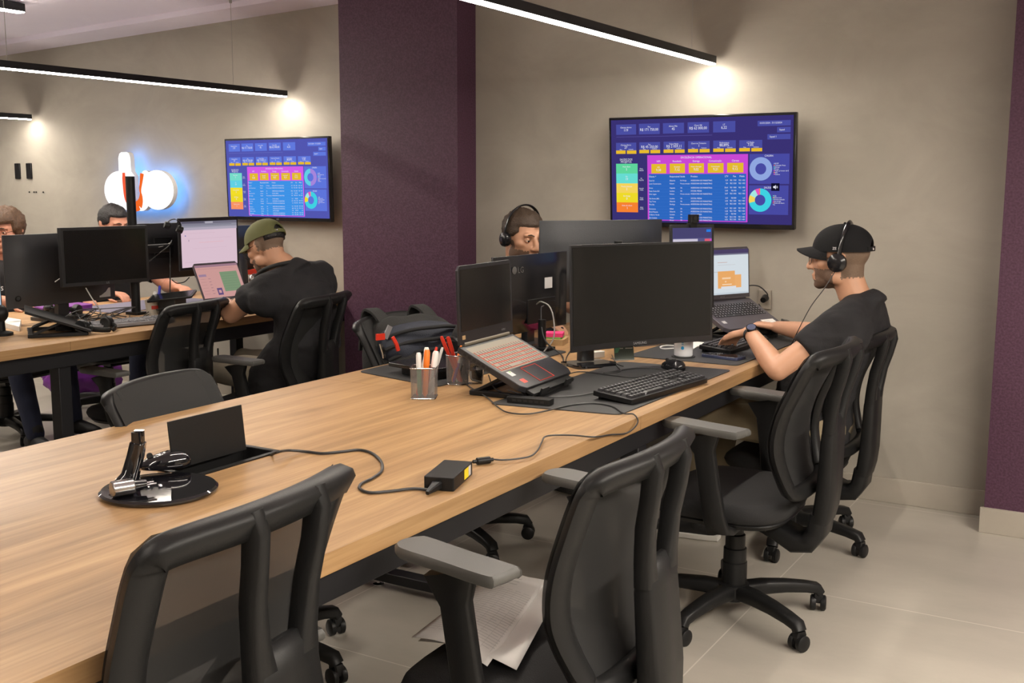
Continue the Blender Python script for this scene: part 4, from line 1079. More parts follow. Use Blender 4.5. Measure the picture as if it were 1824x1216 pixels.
mb = MB(); mb.box((.05, .0085, -.13), (.022, .002, .016)); mb.box((.12, .0085, -.135), (.02, .002, .012)); mb.build('rating_label', 'paper_grey', ld)
lr = monitor('dark monitor with a red underside behind the man in the olive cap', .5, .3, (-4.9000, 4.8888, 0.9950), 172, 0, .03, thick=.05, stand=('plate', .1))
mb = MB(); mb.bar([(-.23, .025, -.13), (-.1, .055, -.135), (.1, .055, -.135)], (.03, .012), (0, 0, 1)); mb.build('red_accent', 'red', lr)
le = monitor('sliver of a lit monitor at the left border of the photo', .45, .27, (-4.30, 2.705, .975), 3, 0, 0, bez=(.006, .008, .014), scr=glow('screen_pale_blue', srgb(170, 190, 205), 1.), stand=('plate', .1))

# ------------------------------------------------------------------ laptops (origin: middle of the hinge; front is -y)
def laptop(name, label, w, db, ds, c, yaw, slope, lean, body, deck, keym, group='laptops in use', scr='screen_off', keyfn=None, bez=(.008, .01, .02), hingem=None):
    t = thing('laptop', label, 'laptop', c, rot=(0, 0, rad(yaw+90)), group=group)
    RS = M.Rotation(rad(slope), 3, 'X')
    def B(x, y, z): return RS @ V((x, -y, z))
    RL = M.Rotation(rad(-lean), 3, 'X')
    def Lp(x, z, y): return RL @ V((x, y, z))
    ch = .02
    outl = [(-w/2, 0), (w/2, 0), (w/2, db-ch), (w/2-ch, db), (-w/2+ch, db), (-w/2, db-ch)]
    mb = MB(); n = len(outl)
    vs = [B(x, y, 0) for x, y in outl]+[B(x, y, -.02) for x, y in outl]
    mb.add(vs, [tuple(range(n)), tuple(range(2*n-1, n-1, -1))]+[(i, n+i, n+(i+1) % n, (i+1) % n) for i in range(n)]); mb.build('base', body, t, bevel=.002)
    # keyboard block
    mb = MB()
    x0, x1, y0, y1 = -w*.44, w*.44, db*.17, db*.60
    mb.quad(B(-w*.455, db*.06, .0004), B(w*.455, db*.06, .0004), B(w*.455, y1+.006, .0004), B(-w*.455, y1+.006, .0004)); mb.build('keyboard_deck', deck, t, fixn=False)
    mbk = MB(); mg = MB()
    rows = 6; rh = (y1-y0)/rows
    for r in range(rows):
        cols = 18; cw = (x1-x0)/cols; i = 0
        while i < cols:
            sp = 1
            if r == 5 and i == 4: sp = 5
            if r in (2, 3) and i == 12: sp = 2
            if r == 4 and i == 0: sp = 2
            e_ = .0017 if keyfn == 'red' else .0012
            a = x0+i*cw+e_; b = x0+(i+sp)*cw-e_; q0 = y0+r*rh+e_; q1 = y0+(r+1)*rh-e_
            mbk.add([B(a, q0, .0022), B(b, q0, .0022), B(b, q1, .0022), B(a, q1, .0022), B(a, q0, .0005), B(b, q0, .0005), B(b, q1, .0005), B(a, q1, .0005)], [(0, 1, 2, 3), (0, 4, 5, 1), (1, 5, 6, 2), (2, 6, 7, 3), (3, 7, 4, 0)])
            m = (a+b)/2; k = (q0+q1)/2
            if keyfn == 'print':
                mg.quad(B(m-.0022, k-.0022, .0025), B(m+.0022, k-.0022, .0025), B(m+.0022, k+.0022, .0025), B(m-.0022, k+.0022, .0025))
            i += sp
    o = mbk.build('keycaps', keym, t, ang=20)
    if keyfn == 'print': mg.build('key_legends', 'key_print', t, fixn=False)
    if keyfn == 'red':
        mg = MB(); mg.quad(B(x0, y0, .0008), B(x1, y0, .0008), B(x1, y1, .0008), B(x0, y1, .0008)); mg.build('backlight', 'key_red', t, fixn=False)
    tp = [B(-w*.15, db*.66, .0005), B(w*.13, db*.66, .0005), B(w*.13, db*.96, .0005), B(-w*.15, db*.96, .0005)]
    mb = MB()
    mb.quad(*tp); mb.build('touchpad', 'laptop_dark' if keyfn == 'red' else body, t, fixn=False)
    if keyfn == 'red':
        mb = MB(); mb.tube([p+RS @ V((0, 0, .0005)) for p in tp], .0011, 6, closed=True); mb.build('touchpad_outline', 'red', t)
    # lid
    mb = MB(); c2 = .014
    lo_ = [(-w/2, .004), (w/2, .004), (w/2, ds-c2), (w/2-c2, ds), (-w/2+c2, ds), (-w/2, ds-c2)]
    vs = [Lp(x, z, -.004) for x, z in lo_]+[Lp(x, z, .004) for x, z in lo_]; n = len(lo_)
    mb.add(vs, [tuple(range(n)), tuple(range(2*n-1, n-1, -1))]+[(i, n+i, n+(i+1) % n, (i+1) % n) for i in range(n)]); mb.build('lid', body if keyfn != 'red' else 'laptop_dark', t, bevel=.001)
    bs, bt, bb = bez
    mb = MB(); mb.quad(Lp(-w/2+bs, bb, -.0048), Lp(w/2-bs, bb, -.0048), Lp(w/2-bs, ds-bt, -.0048), Lp(-w/2+bs, ds-bt, -.0048)); mb.build('screen_panel', scr, t, fixn=False)
    mb = MB(); mb.cyl(Lp(-w*.42, .004, 0), Lp(w*.42, .004, 0), .007, n=12); mb.build('hinge', hingem or body, t)
    def S(u, v, d=.0052): return Lp(-w/2+bs+(w-2*bs)*u, ds-bt-(ds-bt-bb)*v, -d)
    return t, B, Lp, S
def lap_content(t, S, rects):
    mb = MB(); mats = []
    for k, (u0, v0, u1, v1, c) in enumerate(rects):
        key = 'px_%d_%d_%d' % c
        if key not in MATS: glow(key, srgb(*c), 1.)
        if key not in mats: mats.append(key)
        mb.mi = mats.index(key); d = .0052+.00002*k
        mb.quad(S(u0, v1, d), S(u1, v1, d), S(u1, v0, d), S(u0, v0, d))
    mb.build('screen_content', mats, t, ang=0, fixn=False)
g, B, Lp, S = laptop('gaming', 'black gaming laptop with red lit keys on the front table', .36, .255, .25, (-1.863, 2.978, .90), 3.5, 26, 1.9, 'laptop_dark', 'laptop_deck', 'keycap_tan', keyfn='red', bez=(.012, .012, .045), hingem='laptop_deck')
mb = MB()
mb.quad(B(-.150, .165, .0006), B(-.122, .165, .0006), B(-.122, .190, .0006), B(-.150, .190, .0006)); mb.mi = 1
mb.quad(B(-.135, .166, .0008), B(-.127, .166, .0008), B(-.127, .172, .0008), B(-.135, .172, .0008)); mb.mi = 2
mb.quad(B(-.142, .212, .0006), B(-.115, .212, .0006), B(-.115, .232, .0006), B(-.142, .232, .0006)); mb.mi = 0
mb.build('stickers', ['label_white', 'note_green', 'red'], g, fixn=False)
mb = MB(); mb.quad(Lp(-.165, .02, -.0052), Lp(-.145, .02, -.0052), Lp(-.145, .033, -.0052), Lp(-.165, .033, -.0052)); mb.build('bezel_sticker', 'kraft', g, fixn=False)
mb = MB()
for k in range(6): mb.box(B(-.1805, .03+.018*k, -.010), (.002, .012, .008), M.Rotation(rad(26), 3, 'X'))
mb.build('side_vents', 'rubber', g)
mb = MB(); mb.text('NITRO', .009, Lp(.11, .022, -.0052)); mb.build('maker_mark', 'logo_grey', g, fixn=False)
a, B, Lp, S = laptop('grey', 'grey laptop with a white page, raised on a stand beside the black capped man', .345, .23, .23, (-1.66, 4.615, .896), -25, 25.5, 3.5, 'laptop_grey', 'laptop_grey', 'keycap', keyfn='print', scr=glow('screen_white_page', srgb(196, 204, 212), 1.), bez=(.008, .010, .022))
lap_content(a, S, [(0, 0, 1, .09, (72, 62, 96)), (0, .09, 1, .12, (110, 108, 130)), (.02, .13, 1, 1, (206, 214, 220)), (.03, .2, .25, .203, (150, 160, 170)), (.42, .28, .6, .29, (190, 150, 140)), (.42, .34, .75, .345, (180, 170, 170)), (.30, .49, .45, .495, (120, 110, 110)), (.42, .48, .74, .86, (226, 164, 100)), (.74, .57, .86, .86, (228, 168, 106)), (.5, .62, .66, .66, (238, 200, 160)), (.55, .70, .58, .73, (238, 200, 160)), (.5, .77, .68, .785, (244, 224, 200)), (.48, .82, .76, .88, (214, 216, 220)), (.18, .86, .27, .9, (120, 184, 204)), (.0, .96, 1, 1, (190, 200, 208))])
mb = MB(); mb.text('ASUS', .012, Lp(0, .011, -.0052)); mb.build('maker_mark', 'logo_grey', a, fixn=False)
mb = MB(); mb.quad(B(-.15, .165, .0006), B(-.128, .165, .0006), B(-.128, .185, .0006), B(-.15, .185, .0006)); mb.build('stickers', 'label_white', a, fixn=False)
p, B3, L3, S = laptop('pink', 'laptop showing a pink page with a green table', .305, .20, .215, (-4.3300, 4.2743, 0.7807), -4, 10, 25, 'laptop_grey', 'laptop_grey', 'keycap', scr=glow('screen_pink_page', srgb(196, 148, 144), 1.), bez=(.007, .012, .014))
lap_content(p, S, [(0, 0, 1, .07, (150, 116, 130)), (.05, .12, .9, .13, (176, 130, 130)), (.52, .24, .93, .84, (120, 142, 112))]+[(.54, .3+.075*k, .9, .305+.075*k, (90, 118, 96)) for k in range(7)]+[(.03, .28, .2, .35, (150, 124, 148)), (.34, .72, .46, .93, (96, 76, 120)), (.37, .78, .43, .87, (196, 148, 150))]+[(.04, .42+.09*k, .16, .425+.09*k, (150, 110, 116)) for k in range(6)]+[(.22, .42+.09*k, .27, .43+.09*k, (120, 90, 110)) for k in range(6)])

# ------------------------------------------------------------------ laptop stands
def stand(label, c, yaw, w, d, h_back, h_front, group='laptop stands'):
    """c: middle of the stand on the table; plate rises from front (-y) to back (+y)"""
    t = thing('laptop_stand', label, 'laptop stand', c, rad(yaw+90), group)
    mb = MB()
    for s in (-1, 1): mb.box((s*w*.42, 0, .008), (.022, d, .016))
    mb.box((0, -d*.45, .008), (w*.84, .03, .014)); mb.box((0, d*.45, .008), (w*.84, .022, .014)); mb.build('stand_foot', 'plastic_black', t, bevel=.003)
    mb = MB()
    pb, pf = V((0, d*.52, h_back)), V((0, -d*.55, h_front))
    mb.bar([pb, (pb+pf)/2, pf], (w, .010), (1, 0, 0), .2)
    mb.bar([pf+V((-w*.3, -.004, -.004)), pf+V((-w*.3, -.012, .016))], (.05, .006), (1, 0, 0)); mb.bar([pf+V((w*.3, -.004, -.004)), pf+V((w*.3, -.012, .016))], (.05, .006), (1, 0, 0))
    mb.build('stand_plate', 'plastic_black', t, ang=40)
    mb = MB()
    for s in (-1, 1):
        mb.bar([(s*w*.42, d*.42, .012), (s*w*.40, -.01, (h_back+h_front)/2-.008)], (.02, .01), (1, 0, 0)); mb.bar([(s*w*.42, -d*.42, .012), (s*w*.40, -d*.3, h_front+.01)], (.02, .01), (1, 0, 0))
    mb.build('stand_strut', 'plastic_black', t)
    return t
stand('black folding stand under the gaming laptop', (-1.735, 2.975, TZ), 3.5, .30, .22, .128, .022)
stand('black folding stand under the grey laptop', (-1.55, 4.555, TZ), -25, .28, .20, .118, .022)
es = stand('empty black laptop stand lying askew on the left desk', (-4.17, 3.09, TZ), 55, .29, .24, .112, .018)
mb = MB(); mb.rbox((.02, -.03, .022), (.1, .07, .018), .008); mb.build('stand_hub', 'plastic_black', es)

# ------------------------------------------------------------------ desk pads, keyboards, mice
def flat(name, pts, z0, th, m, label, cat, group=None, corner=.03):
    c = sum((V((x, y, 0)) for x, y in pts), V())/len(pts)
    out = []
    n = len(pts)
    for i in range(n):
        p, a, b = V((*pts[i], 0)), V((*pts[i-1], 0)), V((*pts[(i+1) % n], 0))
        for k in range(5):
            t = k/4; q = p+(a-p).normalized()*corner*(1-t)**2+(b-p).normalized()*corner*t**2
            out.append((q.x-c.x, q.y-c.y))
    mb = MB(); mb.prism(out, 0, th); o = mb.build(name, m); o.location = (c.x, c.y, z0)
    return tag(o, label, cat, group)
flat('desk_pad', [(-1.706, 2.74), (-1.300, 2.797), (-1.285, 3.70), (-1.70, 3.665)], TZ, .003, 'desk_mat', 'black desk pad under the keyboard in front of the large curved monitor', 'desk pad', 'black desk pads')
flat('desk_pad', [(-1.745, 3.80), (-1.30, 3.80), (-1.285, 4.68), (-1.73, 4.70)], TZ, .003, 'desk_mat', 'black desk pad under the phone and white mug', 'desk pad', 'black desk pads')
flat('desk_pad', [(-2.40, 2.985), (-1.995, 2.885), (-1.985, 3.78), (-2.40, 3.85)], TZ, .003, 'desk_mat', 'black desk pad on the far side, in front of the backpack', 'desk pad', 'black desk pads')
def keyboard(label, c, rz, L, W, cap='keycap', body='plastic_black', tilt=5, printed=True):
    t = thing('keyboard', label, 'keyboard', c, rot=(rad(tilt), 0, rz), group='keyboards')
    mb = MB(); mb.rbox((0, 0, .009), (L, W, .016), .006); mb.build('keyboard_body', body, t, bevel=.002)
    mbk = MB(); mg = MB()
    def key(x, y, w, d):
        mbk.box((x, y, .0205), (w, d, .007), None, (.82, .8))
        if printed: mg.quad((x-.0018, y-.0005, .02415), (x+.0018, y-.0005, .02415), (x+.0018, y+.003, .02415), (x-.0018, y+.003, .02415))
    u = L/23.2; v = W/7.2; x0 = -L/2+.5*u; ytop = W/2-.9*v
    for r in range(6):
        y = ytop-r*v*1.04-(.15*v if r else 0); i = 0
        for blk, n in ((0, 15), (15.35, 3), (18.6, 4)):
            k = 0
            if blk == 15.35 and r in (3,): continue
            if blk == 15.35 and r == 4:
                key(x0+(blk+1.5)*u, y, u*.88, v*.86); continue
            while k < n:
                sp = 1
                if blk == 0 and r == 5 and k == 4: sp = 6
                if blk == 0 and r in (3, 4) and k in (0, 13): sp = 2 if k == 0 else 2
                sp = min(sp, n-k)
                key(x0+(blk+k+sp/2)*u, y, (sp-.12)*u, v*.86); k += sp
    mbk.build('keycaps', cap, t, ang=20)
    if printed: mg.build('key_legends', 'key_print', t, fixn=False)
    mb = MB()
    for s in (-1, 1): mb.box((s*L*.42, W*.4, -.004), (.03, .012, .02))
    mb.build('keyboard_feet', body, t)
    return t
keyboard('black full size keyboard on the near desk pad below the large curved monitor', (-1.366, 3.181, TZ+.0085), rad(82.7), .475, .143)
keyboard('black keyboard under the left hand of the man in the black cap', (-1.465, 4.245, TZ+.0085), rad(88), .43, .135)
keyboard('grey keyboard on the left desk beside the headset', (-4.115, 3.44, TZ+.005), rad(76), .40, .12, 'keycap_grey', 'keycap_grey', 2, False)
def mouse(label, c, rz, m='gloss_soft', wheel=True):
    t = thing('computer_mouse', label, 'mouse', c, rz, 'computer mice')
    mb = MB()
    rings = []
    for z, s in ((0, .93), (.004, 1), (.012, 1), (.022, .93), (.030, .78), (.035, .55), (.0375, .2)):
        rings.append([V((s*.031*math.copysign(abs(cos(a))**.8, cos(a))*(1-.1*sin(a)), s*.056*sin(a)-.006*(z/.037), z*(1-.22*max(0, sin(a))))) for a in [2*PI*k/28 for k in range(28)]])
    mb.rings(rings); mb.build('mouse_shell', m, t, ang=60)
    mb = MB(); mb.cyl((-.003, .032, .029), (.003, .032, .029), .007, n=14); mb.build('scroll_wheel', 'rubber', t)
    return t
mouse('black mouse on the near desk pad behind the keyboard', (-1.47, 3.60, TZ+.003), rad(60))
ms = mouse('black mouse with a cyan light beside the grey laptop', (-1.515, 4.575, TZ+.003), rad(90))
mb = MB(); mb.box((.0, -.04, .022), (.03, .02, .02)); mb.build('side_light', 'led_cyan', ms, bevel=.003)
mouse('black mouse under the hand of the man with the headset', (-2.265, 4.185, TZ), rad(-60))
gm = mouse('glossy black mouse standing on the round monitor base', (-1.905, 1.672, TZ+.0195), rad(142), 'gloss_black')

# ------------------------------------------------------------------ round glossy monitor base with its neck, plug adapter on top
t = thing('bare_monitor_stand', 'round glossy black monitor base with an upright neck but no monitor', 'monitor base', (-1.812, 1.572, TZ))
mb = MB(); mb.lathe([(.119, .0), (.123, .004), (.123, .008), (.118, .012), (0.0001, .0125)], 64); mb.build('round_base', 'gloss_black', t)
nx, ny = (-1.8076, 1.4672, 0.7570)[0]+1.815, (-1.8076, 1.4672, 0.7570)[1]-1.595
mb = MB()
dn = V((.86, .51, 0))
p0 = V((-.060, -.040, .012))
pts = [p0+V((0, 0, 0)), p0+dn*.004+V((.0, 0, .012)), p0+dn*.014+V((0, 0, .03)), p0+dn*.026+V((0, 0, .068)), p0+dn*.033+V((0, 0, .098))]
mb.bar(pts, [(.085, .05), (.065, .038), (.043, .03), (.039, .029), (.036, .027)], V((-.51, .86, 0)), .3)
pt = pts[-1]
for s in (-1, 1): mb.bar([pt+V((-.51, .86, 0))*(s*.010)-V((0, 0, .004)), pt+V((-.51, .86, 0))*(s*.009)+V((0, 0, .024))], (.010, .02), V((-.51, .86, 0)), .3)
mb.bar([pt-V((0, 0, .002)), pt+V((0, 0, .013))], (.026, .02), V((-.51, .86, 0)), .3)
mb.build('base_neck', 'gloss_black', t, ang=45)
mb = MB()
for x, y in ((-.012, -.02), (.006, -.002)): mb.ball((x, y, .015), (.005, .005, .004), 6)
mb.build('base_screws', 'chrome', t)
a0 = V((-1.8267, 1.4601, 0.7750)); a1 = V((-1.8067, 1.4919, 0.7750)); a2 = V((-1.7976, 1.5325, 0.7750))
ax = (a2-a0); ax.z = 0; ax.normalize()
t = thing('plug_adapter', 'small silver and black plug adapter with metal pins lying on the round base', 'plug adapter', (a0.x, a0.y, TZ+.012))
mb = MB(); mb.cyl((0, 0, .018), ax*.046+V((0, 0, .018)), .0175, n=24); mb.build('adapter_body', 'silver', t, bevel=.003)
mb = MB(); mb.cyl(ax*.046+V((0, 0, .018)), ax*.072+V((0, 0, .018)), .013, .010, n=20); mb.build('adapter_neck', 'gloss_black', t)
mb = MB()
sd = V((-ax.y, ax.x, 0))
for s in (-1, 1): mb.cyl(ax*.070+sd*(.008*s)+V((0, 0, .018)), ax*.091+sd*(.008*s)+V((0, 0, .018)), .0024, n=10)
mb.build('adapter_pins', 'chrome', t)

# ------------------------------------------------------------------ power brick and its cables
t = thing('power_adapter', 'black power brick with a yellow label lying on the front table', 'power adapter', (-1.3255, 1.96, TZ), rad(107-90))
mb = MB(); mb.rbox((0, 0, .015), (.068, .15, .03), .004); mb.build('adapter_case', 'plastic_satin', t, bevel=.0015)
mb = MB(); mb.box((.0343, .022, .016), (.0008, .032, .022)); mb.build('yellow_label', 'yellow', t)
mb = MB(); mb.box((.0343, .048, .016), (.0008, .016, .022)); mb.build('white_label', 'label_white', t)
mb = MB(); mb.bar([(-.004, -.066, .013), (-.004, -.084, .013), (-.008, -.10, .010), (-.012, -.118, .006)], [(.026, .018), (.022, .017), (.014, .012), (.008, .008)], (1, 0, 0), .4); mb.build('inlet_plug', 'plastic_black', t)
cable('power_cable', [(-1.8587, 1.9555, 0.7350), (-1.7832, 1.9069, 0.7650), (-1.7956, 1.9615, 0.7560), (-1.7720, 1.9955, 0.7490), (-1.7254, 2.0037, 0.7490), (-1.6953, 2.0418, 0.7490), (-1.6707, 2.0767, 0.7490), (-1.6222, 2.0660, 0.7490), (-1.5533, 2.0119, 0.7490), (-1.5020, 1.9470, 0.7490), (-1.4807, 1.8863, 0.7490), (-1.4731, 1.8368, 0.7490), (-1.4510, 1.8031, 0.7490), (-1.4124, 1.7908, 0.7490), (-1.3793, 1.8259, 0.7490), (-1.3535, 1.8618, 0.7490), (-1.3183, 1.8728, 0.7490)], .0034, 'thick dark cable from the sunken cable box to the power brick', 'cable_black')
pts = [(-1.3587, 2.1050, 0.7530), (-1.3525, 2.1148, 0.7530), (-1.3491, 2.1292, 0.7530), (-1.3383, 2.1420, 0.7530), (-1.3274, 2.1548, 0.7530), (-1.3075, 2.1605, 0.7530), (-1.2845, 2.1870, 0.7530), (-1.2693, 2.2278, 0.7530), (-1.2846, 2.2907, 0.7530), (-1.3167, 2.3682, 0.7530), (-1.3378, 2.4209, 0.7530), (-1.3283, 2.4490, 0.7530), (-1.2845, 2.4755, 0.7530), (-1.2283, 2.4870, 0.7530)]
cab2 = [V(p) for p in pts]
cab2 += [V((-1.238, 2.60, .735)), V((-1.231, 2.70, .722)), V((-1.232, 2.77, .737)), V((-1.258, 2.80, .7525))]
cab2 += [V(p) for p in [(-1.2924, 2.8031, 0.7510), (-1.3586, 2.8750, 0.7510), (-1.4292, 2.8908, 0.7510), (-1.4751, 2.8336, 0.7510), (-1.4971, 2.7250, 0.7510), (-1.5225, 2.6548, 0.7510), (-1.5743, 2.6416, 0.7510), (-1.6321, 2.6808, 0.7510), (-1.7485, 2.7991, 0.7510), (-1.8524, 2.8878, 0.7510), (-1.9494, 2.9807, 0.7510), (-1.9500, 2.9583, 0.7900), (-1.9201, 2.9230, 0.8200)]]
o = cable('charger_cable', cab2, .0022, 'thin charger cable from the power brick to the gaming laptop', 'cable_black')
fc = V((-1.3393, 2.1261, 0.7550)); fd = (V((-1.3274, 2.1548, 0.7530))-V((-1.3559, 2.1128, 0.7530))).normalized()
mb = MB(); mb.cyl(fc-fd*.017, fc+fd*.017, .0085, n=16); mb.cyl(fc-fd*.027, fc-fd*.017, .0045, n=10); mb.cyl(fc+fd*.017, fc+fd*.026, .0045, n=10); mb.build('ferrite_bead', 'plastic_satin', o, bevel=.001)
# cables of the workplace behind the laptop
cable('cable', [(-1.7340, 3.2747, 0.7510), (-1.7241, 3.3605, 0.7510), (-1.6635, 3.3704, 0.7510), (-1.5938, 3.3599, 0.7510), (-1.5094, 3.3595, 0.7510), (-1.4947, 3.4201, 0.7510)], .0022, 'dark cable crossing the near desk pad towards the keyboard')
cable('cable', [(-1.4975, 3.5738, 0.7500), (-1.5757, 3.5544, 0.7500), (-1.6190, 3.4584, 0.7500), (-1.6409, 3.3909, 0.7500), (-1.6055, 3.4529, 0.7500), (-1.6743, 3.5663, 0.7500), (-1.7912, 3.7733, 0.7500)], .002, 'mouse cable looping over the near desk pad')
cable('cable', [(-1.5014, 3.0281, 0.7520), (-1.5129, 2.9888, 0.7520), (-1.5450, 2.9374, 0.7520), (-1.5778, 2.9071, 0.7520), (-1.6191, 2.8926, 0.7520), (-1.6818, 2.8971, 0.7520), (-1.7530, 2.9308, 0.7520)], .002, 'keyboard cable running to the laptop stand')
cable('cable', [(-1.7337, 3.4445, 0.7520), (-1.8164, 3.5396, 0.7520), (-1.7934, 3.4508, 0.7520), (-1.8605, 3.5127, 0.7520), (-1.9514, 3.6607, 0.7520)]+[V((-2.06, 3.72, .80)), V((-2.12, 3.80, .90)), V((-2.13, 3.84, .915))], .0028, 'black cable hanging from the back of the monitor with the white label')
cable('cable', [V((-2.16, 3.835, .92)), V((-2.12, 3.80, .935)), V((-2.07, 3.78, .92)), V((-2.04, 3.76, .87)), V((-2.03, 3.74, .80)), V((-2.05, 3.70, .752))], .0028, 'looped cable beside the short black post', 'cable_grey')
cable('cable', [(-1.6878, 3.2198, 0.7500), (-1.8916, 3.5846, 0.7500), (-1.9875, 3.8229, 0.7500), (-1.9187, 3.7619, 0.7500), (-1.8160, 3.6306, 0.7500), (-1.7371, 3.5280, 0.7500), (-1.7245, 3.6098, 0.7500), (-1.6428, 3.5564, 0.7500)], .002, 'tangled cable under the large curved monitor')
cable('cable', [(-1.8090, 4.0208, 0.7500), (-1.7632, 4.0852, 0.7500), (-1.7266, 4.1446, 0.7500), (-1.6919, 4.2414, 0.7500)], .002, 'cable behind the white mug')
cable('cable', [(-1.8088, 2.9025, 0.8000), (-1.7520, 2.8442, 0.7750), (-1.7145, 2.8666, 0.7520), (-1.6755, 2.8689, 0.7520), (-1.6610, 2.9314, 0.7520), (-1.6279, 2.9623, 0.7520), (-1.6309, 3.0614, 0.7520)], .002, 'cable hanging off the left side of the gaming laptop')
hb = thing('usb_hub', 'black ribbed usb hub lying at the corner of the near desk pad', 'usb hub', (-1.60, 2.805, TZ+.003), rad(8))
mb = MB(); mb.rbox((0, 0, .009), (.14, .04, .018), .005)
mb.build('hub_case', 'plastic_satin', hb, bevel=.001)
mb = MB()
for k in range(6): mb.box((-.045+.018*k, -.0202, .009), (.011, .001, .006))
mb.build('hub_ports', 'rubber', hb)

# ------------------------------------------------------------------ pen cups and pens
def uvbox(mb_pts, h, per, m, name, parent, closed=True):
    """mesh wall around a closed outline with uv in mesh-hole units"""
    bm = bmesh.new(); uvl = bm.loops.layers.uv.new('UVMap'); n = len(mb_pts); L = [0]
    for i in range(n): L.append(L[-1]+(V(mb_pts[(i+1) % n])-V(mb_pts[i])).length)
    lo = [bm.verts.new((*p[:2], .002)) for p in mb_pts]; hi = [bm.verts.new((p[0]*1.06, p[1]*1.06, h)) for p in mb_pts]
    for i in range(n):
        j = (i+1) % n; f = bm.faces.new((lo[i], lo[j], hi[j], hi[i])); f.smooth = True
        for lp, (uu, vv) in zip(f.loops, ((L[i], 0), (L[i+1], 0), (L[i+1], h), (L[i], h))): lp[uvl].uv = (uu/per, vv/per)
    me = bpy.data.meshes.new(name); bm.to_mesh(me); bm.free(); me.materials.append(MATS[m])
    o = bpy.data.objects.new(name, me); COL.objects.link(o); o.parent = parent; return o
def pen_cup(label, c, rz, pts, h):
    t = thing('pen_cup', label, 'pen cup', c, rz, 'silver mesh pen cups')
    uvbox([(x, y, 0) for x, y in pts], h, .0040, 'wire_mesh', 'mesh_wall', t)
    mb = MB(); mb.tube([(x*1.06, y*1.06, h) for x, y in pts], .0022, 6, closed=True); mb.build('rim', 'silver', t)
    mb = MB(); mb.prism(pts, 0, .003); mb.tube([(x, y, .003) for x, y in pts], .0022, 6, closed=True); mb.build('cup_base', 'silver', t)
    return t
sq = []
for sx, sy, a0 in ((1, 1, 0), (-1, 1, 90), (-1, -1, 180), (1, -1, 270)):
    for k in range(5): a = rad(a0+90*k/4); sq.append((sx*.029+.008*cos(a), sy*.029+.008*sin(a)))
CA = V((-1.9313, 2.7240, 0.7450)); CBp = V((-1.9751, 2.9792, 0.7450))
pen_cup('square silver mesh pen cup with orange and white pens, nearest the cable box', CA, rad(28), sq, .097)
pen_cup('round silver mesh pen cup with red pens beside the gaming laptop', CBp, 0, [(.038*cos(2*PI*k/36), .038*sin(2*PI*k/36)) for k in range(36)], .098)
def pen(label, c, off, lean, top, L, r, body, capm, caplen=.05):
    """stands in a cup: foot at c+off, leans by lean (dx, dy)"""
    f = V(c)+V((*off, .006)); d = V((*lean, 1)).normalized()
    t = thing('pen', label, 'pen', f, group='pens in the mesh cups')
    mb = MB(); mb.tube([d*0, d*.008, d*(L-caplen)], [r*.4, r, r], 12); mb.build('barrel', body, t)
    mb = MB(); mb.tube([d*(L-caplen), d*(L-.008), d*L], [r*1.18, r*1.12, r*.8], 12); mb.build('pen_cap', capm, t)
    return t
for a in (('orange highlighter pen in the square cup', (.006, -.006), (.03, .06), .145, .0085, 'orange', 'orange'),
          ('white capped pen with a green barrel in the square cup', (-.010, -.010), (-.04, .02), .135, .0075, 'green_pen', 'white_plastic'),
          ('white capped pen with a red barrel leaning in the square cup', (-.024, -.004), (.20, .10), .138, .006, 'red', 'white_plastic'),
          ('clear marker with a wide white cap in the square cup', (.012, .012), (.10, .12), .14, .009, 'clear_plastic', 'white_plastic'),
          ('thin grey pen leaning right in the square cup', (.006, .014), (.16, .30), .155, .004, 'paper_grey', 'paper_grey'),
          ('slim red pen at the back of the square cup', (-.008, .018), (.12, .25), .152, .004, 'red', 'red'),
          ('peach coloured marker in the square cup', (-.002, .004), (.02, .06), .15, .0075, 'orange', 'paper')):
    pen(a[0], CA, a[1], a[2], 0, *a[3:])
for a in (('red pen leaning furthest left in the round cup', (.004, .004), (-.30, -.26), .165, .0055, 'red', 'red'),
          ('second red pen leaning left in the round cup', (.012, .002), (-.20, -.22), .16, .0065, 'red', 'red'),
          ('white and grey pen leaning right in the round cup', (-.006, 0), (.10, .24), .165, .0055, 'paper_grey', 'white_plastic'),
          ('orange barrel pen inside the round cup', (-.014, -.012), (.16, .22), .125, .006, 'orange', 'orange'),
          ('violet pen inside the round cup', (-.006, -.020), (.22, .20), .118, .005, 'purple_cloth', 'paper_grey')):
    pen(a[0], CBp, a[1], a[2], 0, *a[3:])
t = thing('water_glass', 'clear plastic cup of water behind the round pen cup', 'cup', (-1.9274, 3.0082, 0.7450))
mb = MB(); mb.lathe([(.026, .001), (.034, .085), (.0335, .085), (.0255, .003)], 28); mb.build('cup_wall', 'glass', t)
mb = MB(); mb.lathe([(.0001, .004), (.0252, .004), (.0300, .05), (.0001, .05)], 28); mb.build('water', 'glass', t)

